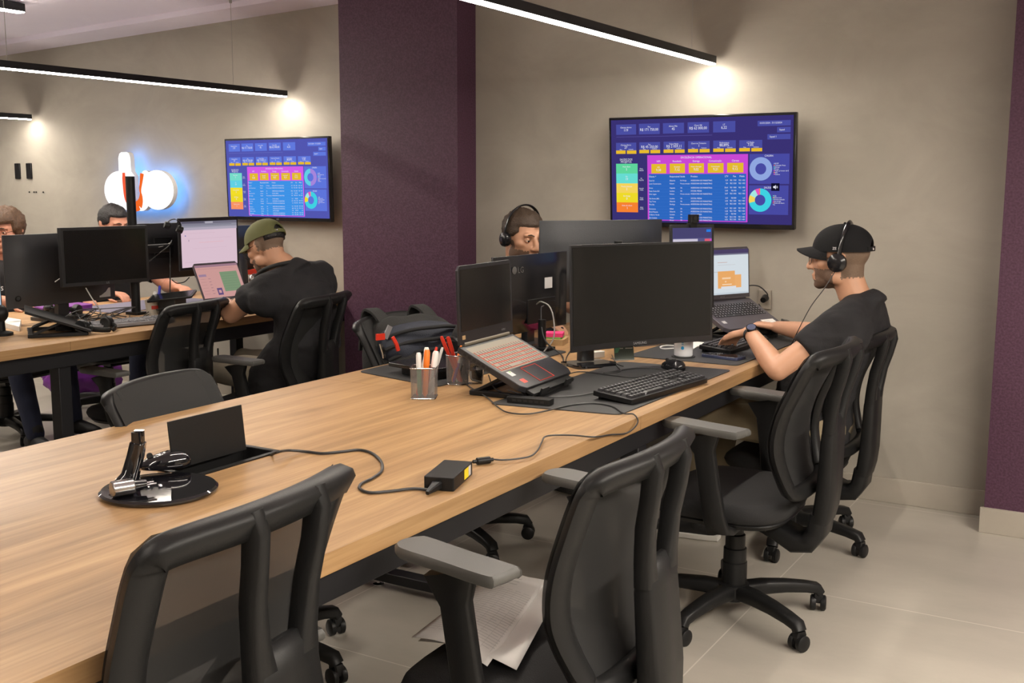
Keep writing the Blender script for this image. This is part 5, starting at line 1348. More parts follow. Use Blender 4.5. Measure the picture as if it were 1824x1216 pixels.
# ------------------------------------------------------------------ far side of the front table
t = thing('closed_laptop', 'closed glossy dark laptop lying on the far desk pad behind the pen cups', 'laptop', (-2.135, 3.135, TZ+.003), rad(78))
mb = MB(); mb.rbox((0, 0, .034), (.33, .23, .014), .012); mb.build('laptop_shell', 'gloss_soft', t, bevel=.002)
mb = MB(); mb.rbox((.0, -.01, .0135), (.28, .17, .027), .01); mb.build('riser', 'plastic_black', t, bevel=.002)
def headset(name, label, c, rot, R=.085, cup='plastic_black', ring=None, band='plastic_black', thick=.010, cupr=.036, group='headsets'):
    """band is an arch in the local xz plane, opening down; cups at (+-R, 0, 0)"""
    t = thing('headset', label, 'headset', c, rot=rot, group=group)
    mb = MB(); mb.tube([(R*cos(a), 0, R*1.15*sin(a)) for a in [PI*k/24 for k in range(25)]], [(thick*.45, thick)]*25, 10, side=(1, 0, 0)); mb.build('headband', band, t)
    for s in (-1, 1):
        mb = MB(); mb.lathe([(cupr*.5, s*(R+.012)), (cupr*.9, s*(R+.010)), (cupr, s*R), (cupr*.95, s*(R-.014)), (cupr*.5, s*(R-.016))], 24, axis='x'); e = mb.build('ear_cup', cup, t)
        mb = MB(); mb.lathe([(cupr*.72, s*(R-.013)), (cupr*.9, s*(R-.016)), (cupr*.72, s*(R-.021)), (cupr*.5, s*(R-.018))], 24, axis='x'); mb.build('ear_cushion', ring or 'rubber', e)
    return t
headset('gaming', 'black and red gaming headset standing behind the gaming laptop', V((-2.2176, 3.4225, 0.7450))+V((-.03, 0, .052)), (rad(12), 0, rad(95)), .085, 'plastic_black', 'red', 'fabric_black', .016, .045)
cable('cable', [V((-2.15, 3.2, .79)), V((-2.20, 3.24, .83)), V((-2.22, 3.33, .825)), V((-2.19, 3.40, .78)), V((-2.14, 3.36, .752)), V((-2.10, 3.24, .785))], .002, 'thin cable looping beside the gaming headset')
def pad(label, c, rz, s, h, m, cat='sticky notes'):
    mb = MB(); mb.rbox((0, 0, h/2), (s, s, h), .001); o = mb.build('sticky_note_pad', m); o.location = c; o.rotation_euler.z = rz
    return tag(o, label, cat, 'sticky note pads')
pn = V((-2.1407, 3.9507, 0.7450))
bx = MB(); bx.rbox((0, 0, .012), (.10, .10, .024), .004); o = bx.build('small_box', 'kraft'); o.location = pn; o.rotation_euler.z = rad(15); tag(o, 'small brown box under the sticky notes', 'box')
pad('green sticky note pad under the pink one', pn+V((0, 0, .0242)), rad(15), .074, .008, 'note_green')
pad('bright pink sticky note pad on top of the pile', pn+V((.002, 0, .0324)), rad(22), .074, .016, 'pink')
t = thing('desk_calendar', 'small dark green calendar card standing under the large monitor', 'calendar', (-1.7136, 3.7137, 0.7450), rad(48))
mb = MB(); mb.box((0, 0, .033), (.078, .004, .066), M.Rotation(rad(-12), 3, 'X')); mb.build('calendar_card', MATS.get('cal_green') or mat('cal_green', (.045, .06, .05), .25), t)
mb = MB()
for r_ in range(5):
    for q in range(7): mb.box((-.028+.0035*q+(.034 if q > 3 else 0)*0, -.0075+.0031*r_+.004, .045-.0075*r_), (.0022, .0005, .0028))
    for q in range(7): mb.box((.006+.0042*q, -.0075+.0031*r_+.004, .045-.0075*r_), (.0024, .0005, .003))
mb.build('calendar_print', 'label_white', t)
mb = MB(); mb.quad((-.039, -.010, .066-.004), (-.012, -.010, .062), (-.03, -.001, .02), (-.039, .0, .012)); mb.build('calendar_photo', 'green_pen', t, fixn=False)
mb = MB(); mb.rbox((0, .012, .002), (.08, .05, .004), .006); mb.build('calendar_foot', 'clear_plastic', t)
mb = MB(); mb.rbox((0, 0, .012), (.05, .03, .024), .004, 4); o = mb.build('charger_plug', 'white_plastic', bevel=.002); o.location = (-1.8286, 3.7227, 0.7450); o.rotation_euler.z = rad(60); tag(o, 'white charger plug lying under the large curved monitor', 'charger')
# mug
t = thing('mug', 'white mug with a blue drop printed on it, under the large monitor', 'mug', (-1.5453, 3.8892, 0.7480), rad(120))
mb = MB(); mb.lathe([(.033, 0), (.036, .004), (.0365, .09), (.0345, .092), (.0335, .09), (.033, .008), (.0001, .007)], 40); mb.build('mug_body', 'ceramic', t)
mb = MB(); mb.tube(spline([(.034, 0, .075), (.055, 0, .074), (.063, 0, .048), (.055, 0, .022), (.034, 0, .020)], 6), .0045, 8); mb.build('mug_handle', 'ceramic', t)
mb = MB()
def onmug(a, z): return V((.0369*cos(a), .0369*sin(a), z))
A0 = rad(-194)
for i, (z, h) in enumerate(((.048, .004), (.054, .003), (.060, .005), (.066, .003), (.071, .005), (.078, .004))):
    a = A0; mb.quad(onmug(a-.09, z), onmug(a+.12, z), onmug(a+.12, z+h*.55), onmug(a-.09, z+h*.55))
    mb.quad(onmug(a-.09, z), onmug(a-.02, z), onmug(a-.02, z+h), onmug(a-.09, z+h))
mb.add([onmug(A0+.02*0+.16*cos(q), .034+.0055*sin(q)*(1.5 if sin(q) > 0 else 1)) for q in [2*PI*k/16 for k in range(16)]], [tuple(range(16))])
mb.build('mug_print', MATS.get('mug_blue') or mat('mug_blue', (.02, .30, .62), .4), t, fixn=False)
mb = MB(); mb.lathe([(.045, 0), (.045, .003), (.0001, .0031)], 32); o = mb.build('coaster', 'rubber'); o.location = V(t.location)-V((0, 0, 0)); t.location.z += .0032; tag(o, 'round black coaster under the white mug', 'coaster')
flat('paper_sheets', [tuple((-1.5686, 3.9997, 0.7490)[:2]), tuple((-1.5894, 4.1808, 0.7490)[:2]), tuple((-1.6045, 4.2647, 0.7490)[:2]), tuple((-1.6745, 4.2794, 0.7490)[:2])], TZ+.0035, .004, 'paper', 'few white paper sheets lying behind the white mug', 'papers', corner=.004)
cable('cable', [(-1.6551, 4.0608, 0.7500), (-1.6838, 4.0256, 0.7500), (-1.7134, 4.0610, 0.7500), (-1.7122, 4.1163, 0.7500), (-1.6690, 4.1243, 0.7500)], .0028, 'white cable curled behind the white mug', 'white_plastic')
# phone
t = thing('phone', 'smartphone in a dark blue case lying in front of the keyboard', 'phone', (-1.405, 3.945, TZ+.003), rad(-11))
mb = MB(); mb.rbox((0, 0, .0055), (.158, .076, .011), .012, 5); mb.build('phone_case', 'blue_case', t, bevel=.0015)
mb = MB(); mb.rbox((0, 0, .0111), (.150, .069, .0008), .009, 5); mb.build('phone_screen', 'phone_glass', t)
# things by the grey laptop
nc = thing('note_card', 'white printed card lying on the palm rest of the grey laptop', 'card', (-1.4300, 4.5931, 0.8120), rot=(rad(24), 0, rad(65)))
mb = MB(); mb.box((0, 0, .001), (.075, .05, .0016)); mb.build('card', 'paper', nc)
mb = MB()
for k in range(3): mb.box((-.01, .012-.01*k, .002), (.03-.006*k, .002, .0004))
mb.box((.022, -.006, .002), (.012, .01, .0004)); mb.build('card_print', 'paper_grey', nc)
t = thing('usb_dongle', 'silver topped usb adapter plugged into the right side of the grey laptop', 'usb adapter', (-1.4021, 4.7218, 0.8000), rot=(rad(10), 0, rad(120)))
mb = MB(); mb.rbox((0, 0, .006), (.065, .028, .010), .003); mb.build('dongle_body', 'laptop_dark', t)
mb = MB(); mb.rbox((0, 0, .0112), (.06, .023, .001), .003); mb.build('dongle_top', 'silver', t)
mb = MB(); mb.cyl((-.03, 0, .004), (-.06, -.02, .0), .004, n=8); mb.box((0, 0, -.02), (.02, .02, .05)); mb.build('dongle_plug', 'plastic_black', t)
ws = thing('wall_socket', 'wall socket with a black plug beside the grey laptop', 'wall socket', (-1.5614, 4.9180, 0.8755))
mb = MB(); mb.rbox((0, 0, 0), (.06, .012, .09), .004); mb.m = M.Identity(4); mb.build('socket_plate', 'skirting_tile', ws, bevel=.003)
mb = MB(); mb.cyl((.005, -.005, .008), (.005, -.04, .0), .017, .013, n=16); mb.build('black_plug', 'plastic_black', ws)
sx, sy, sz = (-1.5462, 4.8700, 0.8807)
cable('cable', [V((sx+.006, sy+.01, sz)), V((sx+.02, sy-.03, sz+.03)), V((sx-.02, sy-.05, sz+.065)), V((sx-.085, sy-.06, sz+.055)), V((sx-.12, sy-.08, sz)), V((sx-.09, sy-.10, sz-.03)), V((-1.56, 4.73, .873))], .003, 'black cable looping from the wall socket to the grey laptop')
cable('cable', [V((sx-.02, sy-.02, sz-.02)), V((sx+.02, sy-.05, sz-.06)), V((sx+.06, sy-.06, sz-.10)), V((-1.43, 4.74, .755)), V((-1.46, 4.70, .753))], .0025, 'thin cable dropping from the wall socket behind the grey laptop')

# ------------------------------------------------------------------ printed sheets on the chair
ps = thing('printed_sheets', 'printed spreadsheet sheets fanned on the seat of the nearest empty chair', 'papers', (-1.15, 1.90, .428))
def sheet(name, pts, z, lines):
    """pts: four corners on the seat; a light bend lifts the far corner"""
    q = [V(p) for p in pts]
    def fn(u, v):
        p = q[0]*(1-u)*(1-v)+q[1]*u*(1-v)+q[2]*u*v+q[3]*(1-u)*v
        return p-V(ps.location)+V((0, 0, z+.012*sin(PI*u)*(.3+v)))
    mb = MB(); mb.grid(fn, 14, 10, thick=(0, 0, .0008)); mb.build(name, 'paper', ps, ang=0)
    if lines:
        mb = MB()
        def strip(u0, v0, u1, v1):
            mb.add([fn(u0, v0)+V((0, 0, .0016)), fn((u0+u1)/2, v0)+V((0, 0, .0016)), fn(u1, v0)+V((0, 0, .0016)), fn(u1, v1)+V((0, 0, .0016)), fn((u0+u1)/2, v1)+V((0, 0, .0016)), fn(u0, v1)+V((0, 0, .0016))], [(0, 1, 4, 5), (1, 2, 3, 4)])
        for k in range(26): 
            v = .22+.026*k
            for s in range(6): strip(.06+.15*s, v, .06+.15*s+(.149 if k % 5 else .1), v+.0035)
        for s in range(8): 
            for k in range(13): strip(.06+.125*s, .22+.052*k, .0625+.125*s, .272+.052*k)
        for k in range(3): strip(.12, .06+.04*k, .4+.1*k, .066+.04*k); strip(.45, .06+.04*k, .6, .066+.04*k)
        mb.build(name+'_print', 'paper_grey', ps, ang=0, fixn=False)
zs = .43
S0 = (-1.3141, 1.7975, 0.4400); S1 = (-1.3548, 2.2094, 0.4500); S2 = (-1.2130, 2.2051, 0.4500); S3 = (-1.1003, 1.7600, 0.4400)
sheet('sheet', (S1, S2, S3, S0), .004, True)
sheet('lower_sheet', (V(S1)+V((.0, .01, -.006)), V(S2)+V((.03, .03, -.004)), V(S3)+V((.05, .03, -.004)), V(S0)+V((.01, .01, -.006))), 0, False)

# ------------------------------------------------------------------ backpack hanging on the chair
bp = thing('backpack', 'black backpack with navy panels and a red zip pull, hanging on the chair', 'backpack', (-2.49, 3.45, .60), rad(-20))
def shell(name, c, r, m, e=2.6, rot=None, bump=.006, parent=bp, n=20):
    mb = MB(); R = rot or M.Identity(3); rings = []
    for i in range(1, n):
        a = -PI/2+PI*i/n; ring = []
        for k in range(2*n):
            b = 2*PI*k/(2*n)
            sg = lambda w: math.copysign(abs(w)**(2/e), w)
            p = V((r[0]*sg(cos(a))*sg(cos(b)), r[1]*sg(cos(a))*sg(sin(b)), r[2]*sg(sin(a))))
            nn = noise.noise(p*14+V(c)*3)*bump
            ring.append(V(c)+R @ (p*(1+nn/max(r)*3)))
        rings.append(ring)
    mb.rings(rings); return mb.build(name, m, parent, ang=70)
shell('main_compartment', (-.005, -.01, .09), (.10, .20, .20), 'backpack', 3.2, M.Rotation(rad(-8), 3, 'Y'))
fp = shell('front_pocket', (.10, -.005, .055), (.055, .17, .14), 'backpack', 3.0, M.Rotation(rad(-10), 3, 'Y'))
shell('navy_panel', (.055, -.01, .19), (.066, .185, .085), 'backpack_navy', 2.6, M.Rotation(rad(-20), 3, 'Y'))
for z, rr in ((.245, .185), (.20, .195), (.16, .18)):
    mb = MB(); mb.tube([(.088+.05*(1-abs(a)/1.35)-.05*(z-.16), rr*sin(a)*1.0, z+.035*cos(a*1.1)-.02) for a in [-1.35+2.7*k/20 for k in range(21)]], .0075, 8); mb.build('zip_seam', 'fabric_black', bp)
def onbp(p): return M.Rotation(rad(20), 3, 'Z') @ (V(p)-V(bp.location))
q = onbp((-2.3050, 3.0608, 0.8673)); mb = MB(); mb.bar([q, q+V((.006, .012, -.025)), q+V((.006, .02, -.05))], (.013, .008), (0, 1, 0)); mb.box(q+V((.0, -.05, .005)), (.008, .034, .022)); mb.build('red_zip_pull', 'red', bp)
q = onbp((-2.3100, 2.9992, 0.8507)); mb = MB(); mb.bar([q, q+V((.006, .006, -.03)), q+V((.006, .01, -.05))], (.012, .008), (0, 1, 0)); mb.build('metal_zip_pull', 'chrome', bp)
q = onbp((-2.3200, 3.0517, 0.8833)); mb = MB(); mb.bar([q+V((0, .012, .022)), q, q+V((0, -.01, -.02))], (.020, .006), (0, 1, 0)); mb.build('reflective_tab', 'reflective', bp)
for y in (-.12, .10):
    mb = MB(); mb.bar(spline([(.03, y, .20), (-.02, y-.005, .275), (-.085, y-.01, .312), (-.135, y-.01, .295), (-.16, y-.01, .15)], 5), (.055, .012), (0, 1, 0)); mb.build('shoulder_strap', 'backpack', bp)
mb = MB(); mb.tube(spline([(.13, .10, .03), (.15, .16, .06), (.13, .21, .02), (.10, .20, -.06)], 5), .008, 8); mb.build('side_strap', 'fabric_black', bp)

# ------------------------------------------------------------------ things on the left desk
hs = headset('desk', 'black headset lying at the front edge of the left desk', (-4.075, 3.215, TZ+.03), (rad(100), rad(0), rad(100)), .082, 'plastic_black', None, 'plastic_satin', .012, .033)
hs2 = headset('second', 'small black headset hanging on the corner of the lit page monitor', V((-4.4200, 4.0050, 1.1744)), (0, rad(20), rad(60)), .038, 'plastic_black', None, 'plastic_black', .007, .020)
hs3 = headset('third', 'black headset lying behind the empty laptop stand', V((-4.6693, 3.5005, 0.7750)), (rad(75), 0, rad(20)), .08, 'plastic_black', None, 'plastic_black', .011, .034)
def cupw(label, c, r, h):
    t = thing('pen_cup', label, 'pen cup', c)
    mb = MB(); mb.lathe([(r*.8, 0), (r, h), (r*.94, h), (r*.76, .004), (.0001, .004)], 28); mb.build('cup_wall', 'socket_white', t)
    return t
pc = cupw('white plastic cup with a red label on the left desk', (-4.3537, 3.7966, 0.7450), .045, .075)
mb = MB(); mb.box((0, 0, 0), (.032, .002, .018)); o = mb.build('red_label', 'red', pc); o.location = (.034, -.025, .04); o.rotation_euler.z = rad(54)
pl = V(pc.location)
pen('blue pen standing in the white cup', pl, (.012, .012), (.03, .12), 0, .14, .006, MATS.get('pen_blue') and 'pen_blue' or (mat('pen_blue', (.03, .04, .45), .4) and 'pen_blue'), 'pen_blue')
pen('white marker standing in the white cup', pl, (-.004, .004), (.0, .10), 0, .11, .008, 'white_plastic', 'white_plastic')
bb = MB(); bb.rbox((0, 0, .045), (.09, .12, .09), .004); o = bb.build('black_box', 'box_black', bevel=.002); o.location = (-4.2375, 3.8120, 0.7450); o.rotation_euler.z = rad(20); tag(o, 'small black box behind the chair at the left desk', 'box')
tb = thing('tablet', 'dark tablet tilted on top of the small black box', 'tablet', V(o.location)+V((0, .0, .098)), rot=(rad(8), rad(-6), rad(35)))
mb = MB(); mb.rbox((0, 0, 0), (.22, .15, .009), .012); mb.build('tablet_body', 'plastic_satin', tb)
mb = MB(); mb.rbox((0, 0, .005), (.20, .13, .001), .006); mb.build('tablet_screen', 'screen_off', tb)
flat('desk_pad', [(-4.93, 3.72), (-4.55, 3.72), (-4.55, 4.45), (-4.93, 4.45)], TZ, .003, MATS.get('pad_blue') or mat('pad_blue', (.13, .12, .17), .7), 'blue grey desk pad on the far side of the left desk', 'desk pad')
flat('desk_pad', [(-4.50, 3.83), (-4.22, 3.83), (-4.22, 4.10), (-4.50, 4.10)], TZ, .003, MATS.get('pad_lilac') or mat('pad_lilac', (.42, .33, .46), .7), 'pale lilac mouse pad beside the tall post', 'mouse pad')
flat('cloth', [(-4.98, 3.55), (-4.80, 3.50), (-4.78, 3.78), (-4.95, 3.80)], TZ, .03, 'purple_cloth', 'purple cloth pouch lying under the wide grey monitor', 'pouch', corner=.04)
random.seed(3)
for k in range(9):
    a = V((-4.52+.5*random.random()*.6, 3.25+.7*random.random(), 0)); pts = []
    for j in range(7):
        pts.append(V((a.x+.10*random.uniform(-1, 1), a.y+.16*random.uniform(-1, 1), TZ+.004+(.05*random.random() if j in (2, 3, 4) else 0))))
    cable('cable', pts, .0026, 'black cable in the tangle behind the headset on the left desk', group='cable tangle on the left desk')
for pts, lab, m in (([(-4.6000, 3.9811, 1.0328), (-4.5800, 4.0139, 1.0614), (-4.5800, 4.0713, 1.0705), (-4.6000, 4.1480, 1.0845)], 'pale cable on the back of the dark monitor by the tall post', 'cable_grey'),
                 ([(-4.6000, 3.9938, 0.9936), (-4.5700, 4.0414, 1.0366), (-4.5800, 4.1096, 1.0687), (-4.6000, 4.1525, 1.0963)], 'thin dark cable on the back of the dark monitor by the tall post', 'cable_black'),
                 ([(-4.6000, 4.1350, 1.0609), (-4.5600, 4.0980, 0.9739), (-4.5500, 4.0840, 0.8851), (-4.5500, 4.0752, 0.7954), (-4.5000, 4.0199, 0.7492)], 'black cable hanging straight down behind the white cup', 'cable_black'),
                 ([(-4.6200, 4.1589, 0.8824), (-4.6000, 4.1753, 0.8637), (-4.6000, 4.2273, 0.8659), (-4.6200, 4.2834, 0.8857)], 'cable bow under the dark monitor by the tall post', 'cable_black'),
                 ([(-4.4500, 3.3024, 0.9427), (-4.4400, 3.3263, 0.9572), (-4.4400, 3.3634, 0.9598), (-4.4400, 3.4257, 0.9553)], 'grey cable at the back of the wide grey monitor', 'cable_grey'),
                 ([(-4.4400, 3.4637, 0.9012), (-4.4000, 3.4614, 0.8574), (-4.3500, 3.4572, 0.8120), (-4.3000, 3.4345, 0.7850)], 'grey cable falling in front of the wide grey monitor', 'cable_grey')):
    cable('cable', pts, .003, lab, m)
cable('cable', [(-4.2000, 4.0699, 0.5499), (-4.2000, 4.0670, 0.4909), (-4.2000, 4.0442, 0.4288), (-4.2000, 4.0742, 0.3946), (-4.2000, 4.0648, 0.4466), (-4.2000, 4.0511, 0.4100), (-4.2000, 4.0691, 0.3714)], .004, 'bundled black cable hanging under the left desk')
flat('paper_sheets', [tuple((-4.5360, 3.0863, 0.7460)[:2]), tuple((-4.3569, 3.0373, 0.7460)[:2]), tuple((-4.5787, 3.2031, 0.7460)[:2]), tuple((-4.7081, 3.2230, 0.7460)[:2])], TZ, .022, 'paper', 'white booklet lying behind the empty laptop stand', 'booklet', corner=.003)
t = thing('desk_phone_holder', 'black gadget standing at the left border of the photo on the left desk', 'gadget', (-4.3179, 2.9194, 0.7450))
mb = MB(); mb.lathe([(.05, 0), (.05, .012), (.02, .02), (.018, .07), (.0001, .07)], 20); mb.build('gadget_foot', 'plastic_black', t)
mb = MB(); mb.ball((.0, .0, .095), (.035, .035, .04), 10); mb.build('gadget_head', 'plastic_black', t)
t = shell('purple_bag', (0, 0, 0), (.20, .24, .17), 'purple_cloth', 2.3, None, .03, None); t.location = (-6.1032, 4.6934, 0.0000); t.location.z = .165; tag(t, 'purple bag on the floor behind the left desk', 'bag')

# ------------------------------------------------------------------ people
def remesh(mb, name, voxel, mats, parent, smooth=6, matfn=None, deform=None):
    me = bpy.data.meshes.new('tmp'); bmesh.ops.recalc_face_normals(mb.bm, faces=mb.bm.faces[:]); mb.bm.to_mesh(me); mb.bm.free()
    o = bpy.data.objects.new('tmp', me); COL.objects.link(o)
    r = o.modifiers.new('r', 'REMESH'); r.mode = 'VOXEL'; r.voxel_size = voxel; r.use_smooth_shade = True
    s = o.modifiers.new('s', 'SMOOTH'); s.factor = .5; s.iterations = smooth
    dg = bpy.context.evaluated_depsgraph_get(); dg.update()
    m2 = bpy.data.meshes.new_from_object(o.evaluated_get(dg))
    bpy.data.objects.remove(o); bpy.data.meshes.remove(me)
    m2.name = name; m2.materials.clear()
    for m in mats: m2.materials.append(MATS[m])
    if deform:
        for v in m2.vertices:
            q = deform(v.co)
            if q is not None: v.co = q
    for p in m2.polygons:
        p.use_smooth = True
        p.material_index = matfn(p.center) if matfn else 0
    ob = bpy.data.objects.new(name, m2); COL.objects.link(ob)
    if parent:
        ob.parent = parent
        for v in m2.vertices: v.co -= parent.location
    return ob

class Head:
    """local: x to the person's right, y forward, z up; origin between the ears"""
    def __init__(s, c, fwd, up=(0, 0, 1), k=1.):
        f = V(fwd).normalized(); r = f.cross(V(up)).normalized(); u = r.cross(f)
        s.m = M(((r.x, f.x, u.x), (r.y, f.y, u.y), (r.z, f.z, u.z))); s.c = V(c); s.k = k
    def w(s, p): return s.c+s.m @ (V(p)*s.k)
    def l(s, p): return (s.m.transposed() @ (V(p)-s.c))/s.k
    def ball(s, mb, c, r, rx=0):
        mb.ball(s.w(c), tuple(q*s.k for q in r), 12, s.m @ M.Rotation(rx, 3, 'X'))
    def build(s, mb, neck):
        B = lambda c, r, rx=0: s.ball(mb, c, r, rx)
        B((0, -.012, .034), (.074, .094, .082)); B((0, .012, .005), (.070, .080, .075))
        B((0, .032, -.028), (.060, .062, .074)); B((0, .042, -.074), (.046, .048, .036)); B((0, .072, -.094), (.024, .022, .018))
        for q in (-1, 1):
            B((q*.046, .048, -.016), (.022, .030, .020)); B((q*.050, .012, -.062), (.018, .036, .026), .5)
            B((q*.030, .082, .025), (.026, .014, .010))
            B((q*.0125, .099, -.033), (.010, .011, .008))
            e = (q*.073, -.012, -.006)
            B(e, (.009, .019, .030), .2); B((q*.080, -.018, .004), (.006, .016, .022), .2)
        mb.cap_tube([s.w((0, .090, .012)), s.w((0, .104, -.012)), s.w((0, .112, -.030))], [.010*s.k, .0115*s.k, .0125*s.k], 12)
        B((0, .091, -.060), (.024, .011, .007)); B((0, .089, -.070), (.021, .011, .008))
        mb.cap_tube([s.w((0, -.028, -.02)), s.w((0, -.03, -.07))]+[V(p) for p in neck], [.058*s.k, .056*s.k]+[.058]*(len(neck)-1)+[.052], 18)
    def deform(s, co):
        p = s.l(co)
        if p.length > .17 or p.y < .04: return None
        d = 0
        for q in (-1, 1):
            g = ((p.x-q*.031)/.017)**2+((p.z-.006)/.012)**2
            if g < 6: d += .0085*math.exp(-g)
        d += .003*math.exp(-((p.x/.03)**2+((p.z+.066)/.0025)**2))
        if d < 1e-5: return None
        return co-s.m @ V((0, d*s.k, 0))
    def eyes(s, parent, look=(0, -.25), skin='skin'):
        for q in (-1, 1):
            c = s.w((q*.031, .0765, .005))
            mb = MB(); mb.ball(c-parent.location, .0125*s.k, 10); mb.build('eye', 'eye_white', parent)
            d = s.m @ V((look[0], 1, look[1])).normalized()
            mb = MB(); mb.ball(c-parent.location+d*.0095*s.k, .0055*s.k, 8); mb.build('iris', 'iris', parent)
            mb = MB(); n = 16; rings = []
            for i in range(1, n):
                a = -PI/2+PI*i/n; ring = []
                for k in range(2*n):
                    b = 2*PI*k/(2*n); dv = V((cos(a)*cos(b), cos(a)*sin(b), sin(a)))
                    el = math.atan2(dv.z, max(.001, dv.y))-look[1]*.6
                    rr = .0141 if (el > rad(14-9*abs(dv.x)) or el < rad(-17+9*abs(dv.x))) else .0105
                    ring.append(c-parent.location+s.m @ (dv*rr*s.k))
                rings.append(ring)
            mb.rings(rings); mb.build('eyelid', skin, parent, ang=0)
            mb = MB(); mb.cap_tube([s.w((q*x, y, z))-parent.location for x, y, z in ((.013, .100, .024), (.028, .0985, .030), (.045, .088, .026))], [.0022, .0032, .002], 8); mb.build('eyebrow', 'hair_brown', parent)
    def hair(s, parent, m, low=lambda p: -.05, front=.045, infl=1.07, seed=0, bump=.006, name='hair'):
        mb = MB(); n = 26
        def surf(a, b):
            d = V((cos(b)*cos(a), sin(b)*cos(a), sin(a)))
            p = V((d.x*.077, d.y*.097-.012, d.z*.085+.033))
            keep = p.z > (front if p.y > .045 else low(p))
            if keep:
                q = V((0, -.012, .033))+(p-V((0, -.012, .033)))*infl
                q += d*bump*noise.noise(p*55+V((seed, 0, 0)))+d*bump*.6*noise.noise(p*140)
            else: q = V((0, -.012, .033))+(p-V((0, -.012, .033)))*.86
            return s.w(q)-parent.location
        rings = [[surf(-PI/2+PI*i/n, 2*PI*k/(2*n)) for k in range(2*n)] for i in range(1, n)]
        mb.rings(rings); return mb.build(name, m, parent, ang=0)
    def cap(s, parent, m, tilt=0., brim=.075, opening=True, name='cap', curve=.022):
        R = M.Rotation(tilt, 3, 'X')
        def W(p): return s.w(R @ V(p)+V((0, 0, .0)))-parent.location
        def crown(u, v):                       # u: around from the back, v: up
            a = 2*PI*u-PI/2
            base = .030
            if opening:
                d = abs((u+.5) % 1-.5)*2*PI
                if d < .42: base += .046*math.sqrt(max(0, 1-(d/.42)**2))
            z0 = base; t = v
            zz = z0+(.128-z0)*sin(t*PI/2)
            rr = max(0, 1-abs((zz-.02)/.1082)**2.5)**.45
            rx, ry = .0855*rr, .1085*rr
            fr = max(0, sin(a))
            return V((rx*cos(a), ry*sin(a)-.012+.006*fr*cos(t*PI/2), zz))
        mb = MB(); n = 40; rings = []
        for j in range(13): rings.append([W(crown(k/n, j/12*.985)) for k in range(n)])
        inner = [[W(crown(k/n, j/12*.985)*.965+V((0, 0, .001))) for k in range(n)] for j in range(12, -1, -1)]
        mb.rings(rings+inner, cap=False, closed=True)
        mb.ball(W((0, -.012, .1285)), .006, 6)
        c = mb.build(name, m, parent, ang=50)
        mb = MB()
        def br(u, v):
            a = PI*(.14+.72*u); x = .082*cos(a); y0 = .1025*sin(a)-.010
            ext = brim*(sin(PI*u)**.45) if 0 < u < 1 else 0
            return W((x*(1+.02*v), y0+ext*v, .041-curve*(x/.08)**2*(.35+.65*v)-.010*v))
        up = s.m @ R @ V((0, 0, .005))
        mb.grid(br, 24, 8, thick=up); mb.build('brim', m, c)
        if opening:
            mb = MB(); mb.bar([W((.0865*cos(a), .107*sin(a)-.012, .040)) for a in [-PI/2-.55+1.1*k/12 for k in range(13)]], (.017, .003), s.m @ R @ V((0, 0, 1))); mb.build('back_strap', m, c)
            mb = MB(); a = -PI/2-.25; mb.ball(W((.088*cos(a), .1085*sin(a)-.012, .040)), .006, 6); mb.build('strap_buckle', 'silver', c)
        return c
    def glasses(s, parent, m='iris', r=.022):
        mb = MB()
        for q in (-1, 1):
            mb.tube([s.w((q*.033+r*cos(a), .104-abs(cos(a))*.003, .000+r*.95*sin(a)))-parent.location for a in [2*PI*k/28 for k in range(28)]], .0011, 6, closed=True)
            mb.tube([s.w(p)-parent.location for p in ((q*.055, .101, .006), (q*.073, .05, .008), (q*.081, -.005, .006), (q*.080, -.03, -.010))], .0014, 6)
        mb.tube([s.w(p)-parent.location for p in ((-.011, .106, .004), (0, .110, .006), (.011, .106, .004))], .0011, 6)
        g = mb.build('glasses', m, parent)
        return g

def hand(mb, wrist, fdir, down, side, curl=.5, k=1., spread=1.):
    """wrist to knuckles along fdir, palm facing down; side +1: thumb toward fdir x down"""
    f = V(fdir).normalized(); d = V(down); d = (d-f*d.dot(f)).normalized(); t = f.cross(d)*side     # t: thumb side
    w = V(wrist); out = w+f*.088*k
    mb.cap_tube([w-f*.01, w+f*.03*k, w+f*.07*k, out], [(.026*k, .019*k), (.034*k, .016*k), (.040*k, .014*k), (.037*k, .011*k)], 14, side=t)
    for i, (o, L, r, cu) in enumerate(((.028, .068, .0085, .9), (.0095, .078, .009, .95), (-.0095, .072, .0085, 1.), (-.028, .056, .0075, 1.1))):
        b = out+t*o*k-f*.006*k; dirn = (f+t*(o*2.6*spread)).normalized(); p = [b]; a = .12
        for seg, s2 in ((.42, .35), (.32, .62), (.26, .55)):
            a += curl*s2*cu; p.append(p[-1]+(dirn*cos(a)+d*sin(a))*L*k*seg*1.15)
        mb.cap_tube([b-f*.02]+p, [r*1.1*k, r*1.08*k, r*k, r*.92*k, r*.8*k], 10)
    b = w+f*.022*k+t*.024*k+d*.004
    mb.cap_tube([b-t*.01, b+(f*.45+t*.75+d*.25)*.032*k, b+(f*.95+t*.85+d*.45)*.050*k, b+(f*1.55+t*.62+d*.62)*.052*k], [.015*k, .0125*k, .0105*k, .008*k], 10)

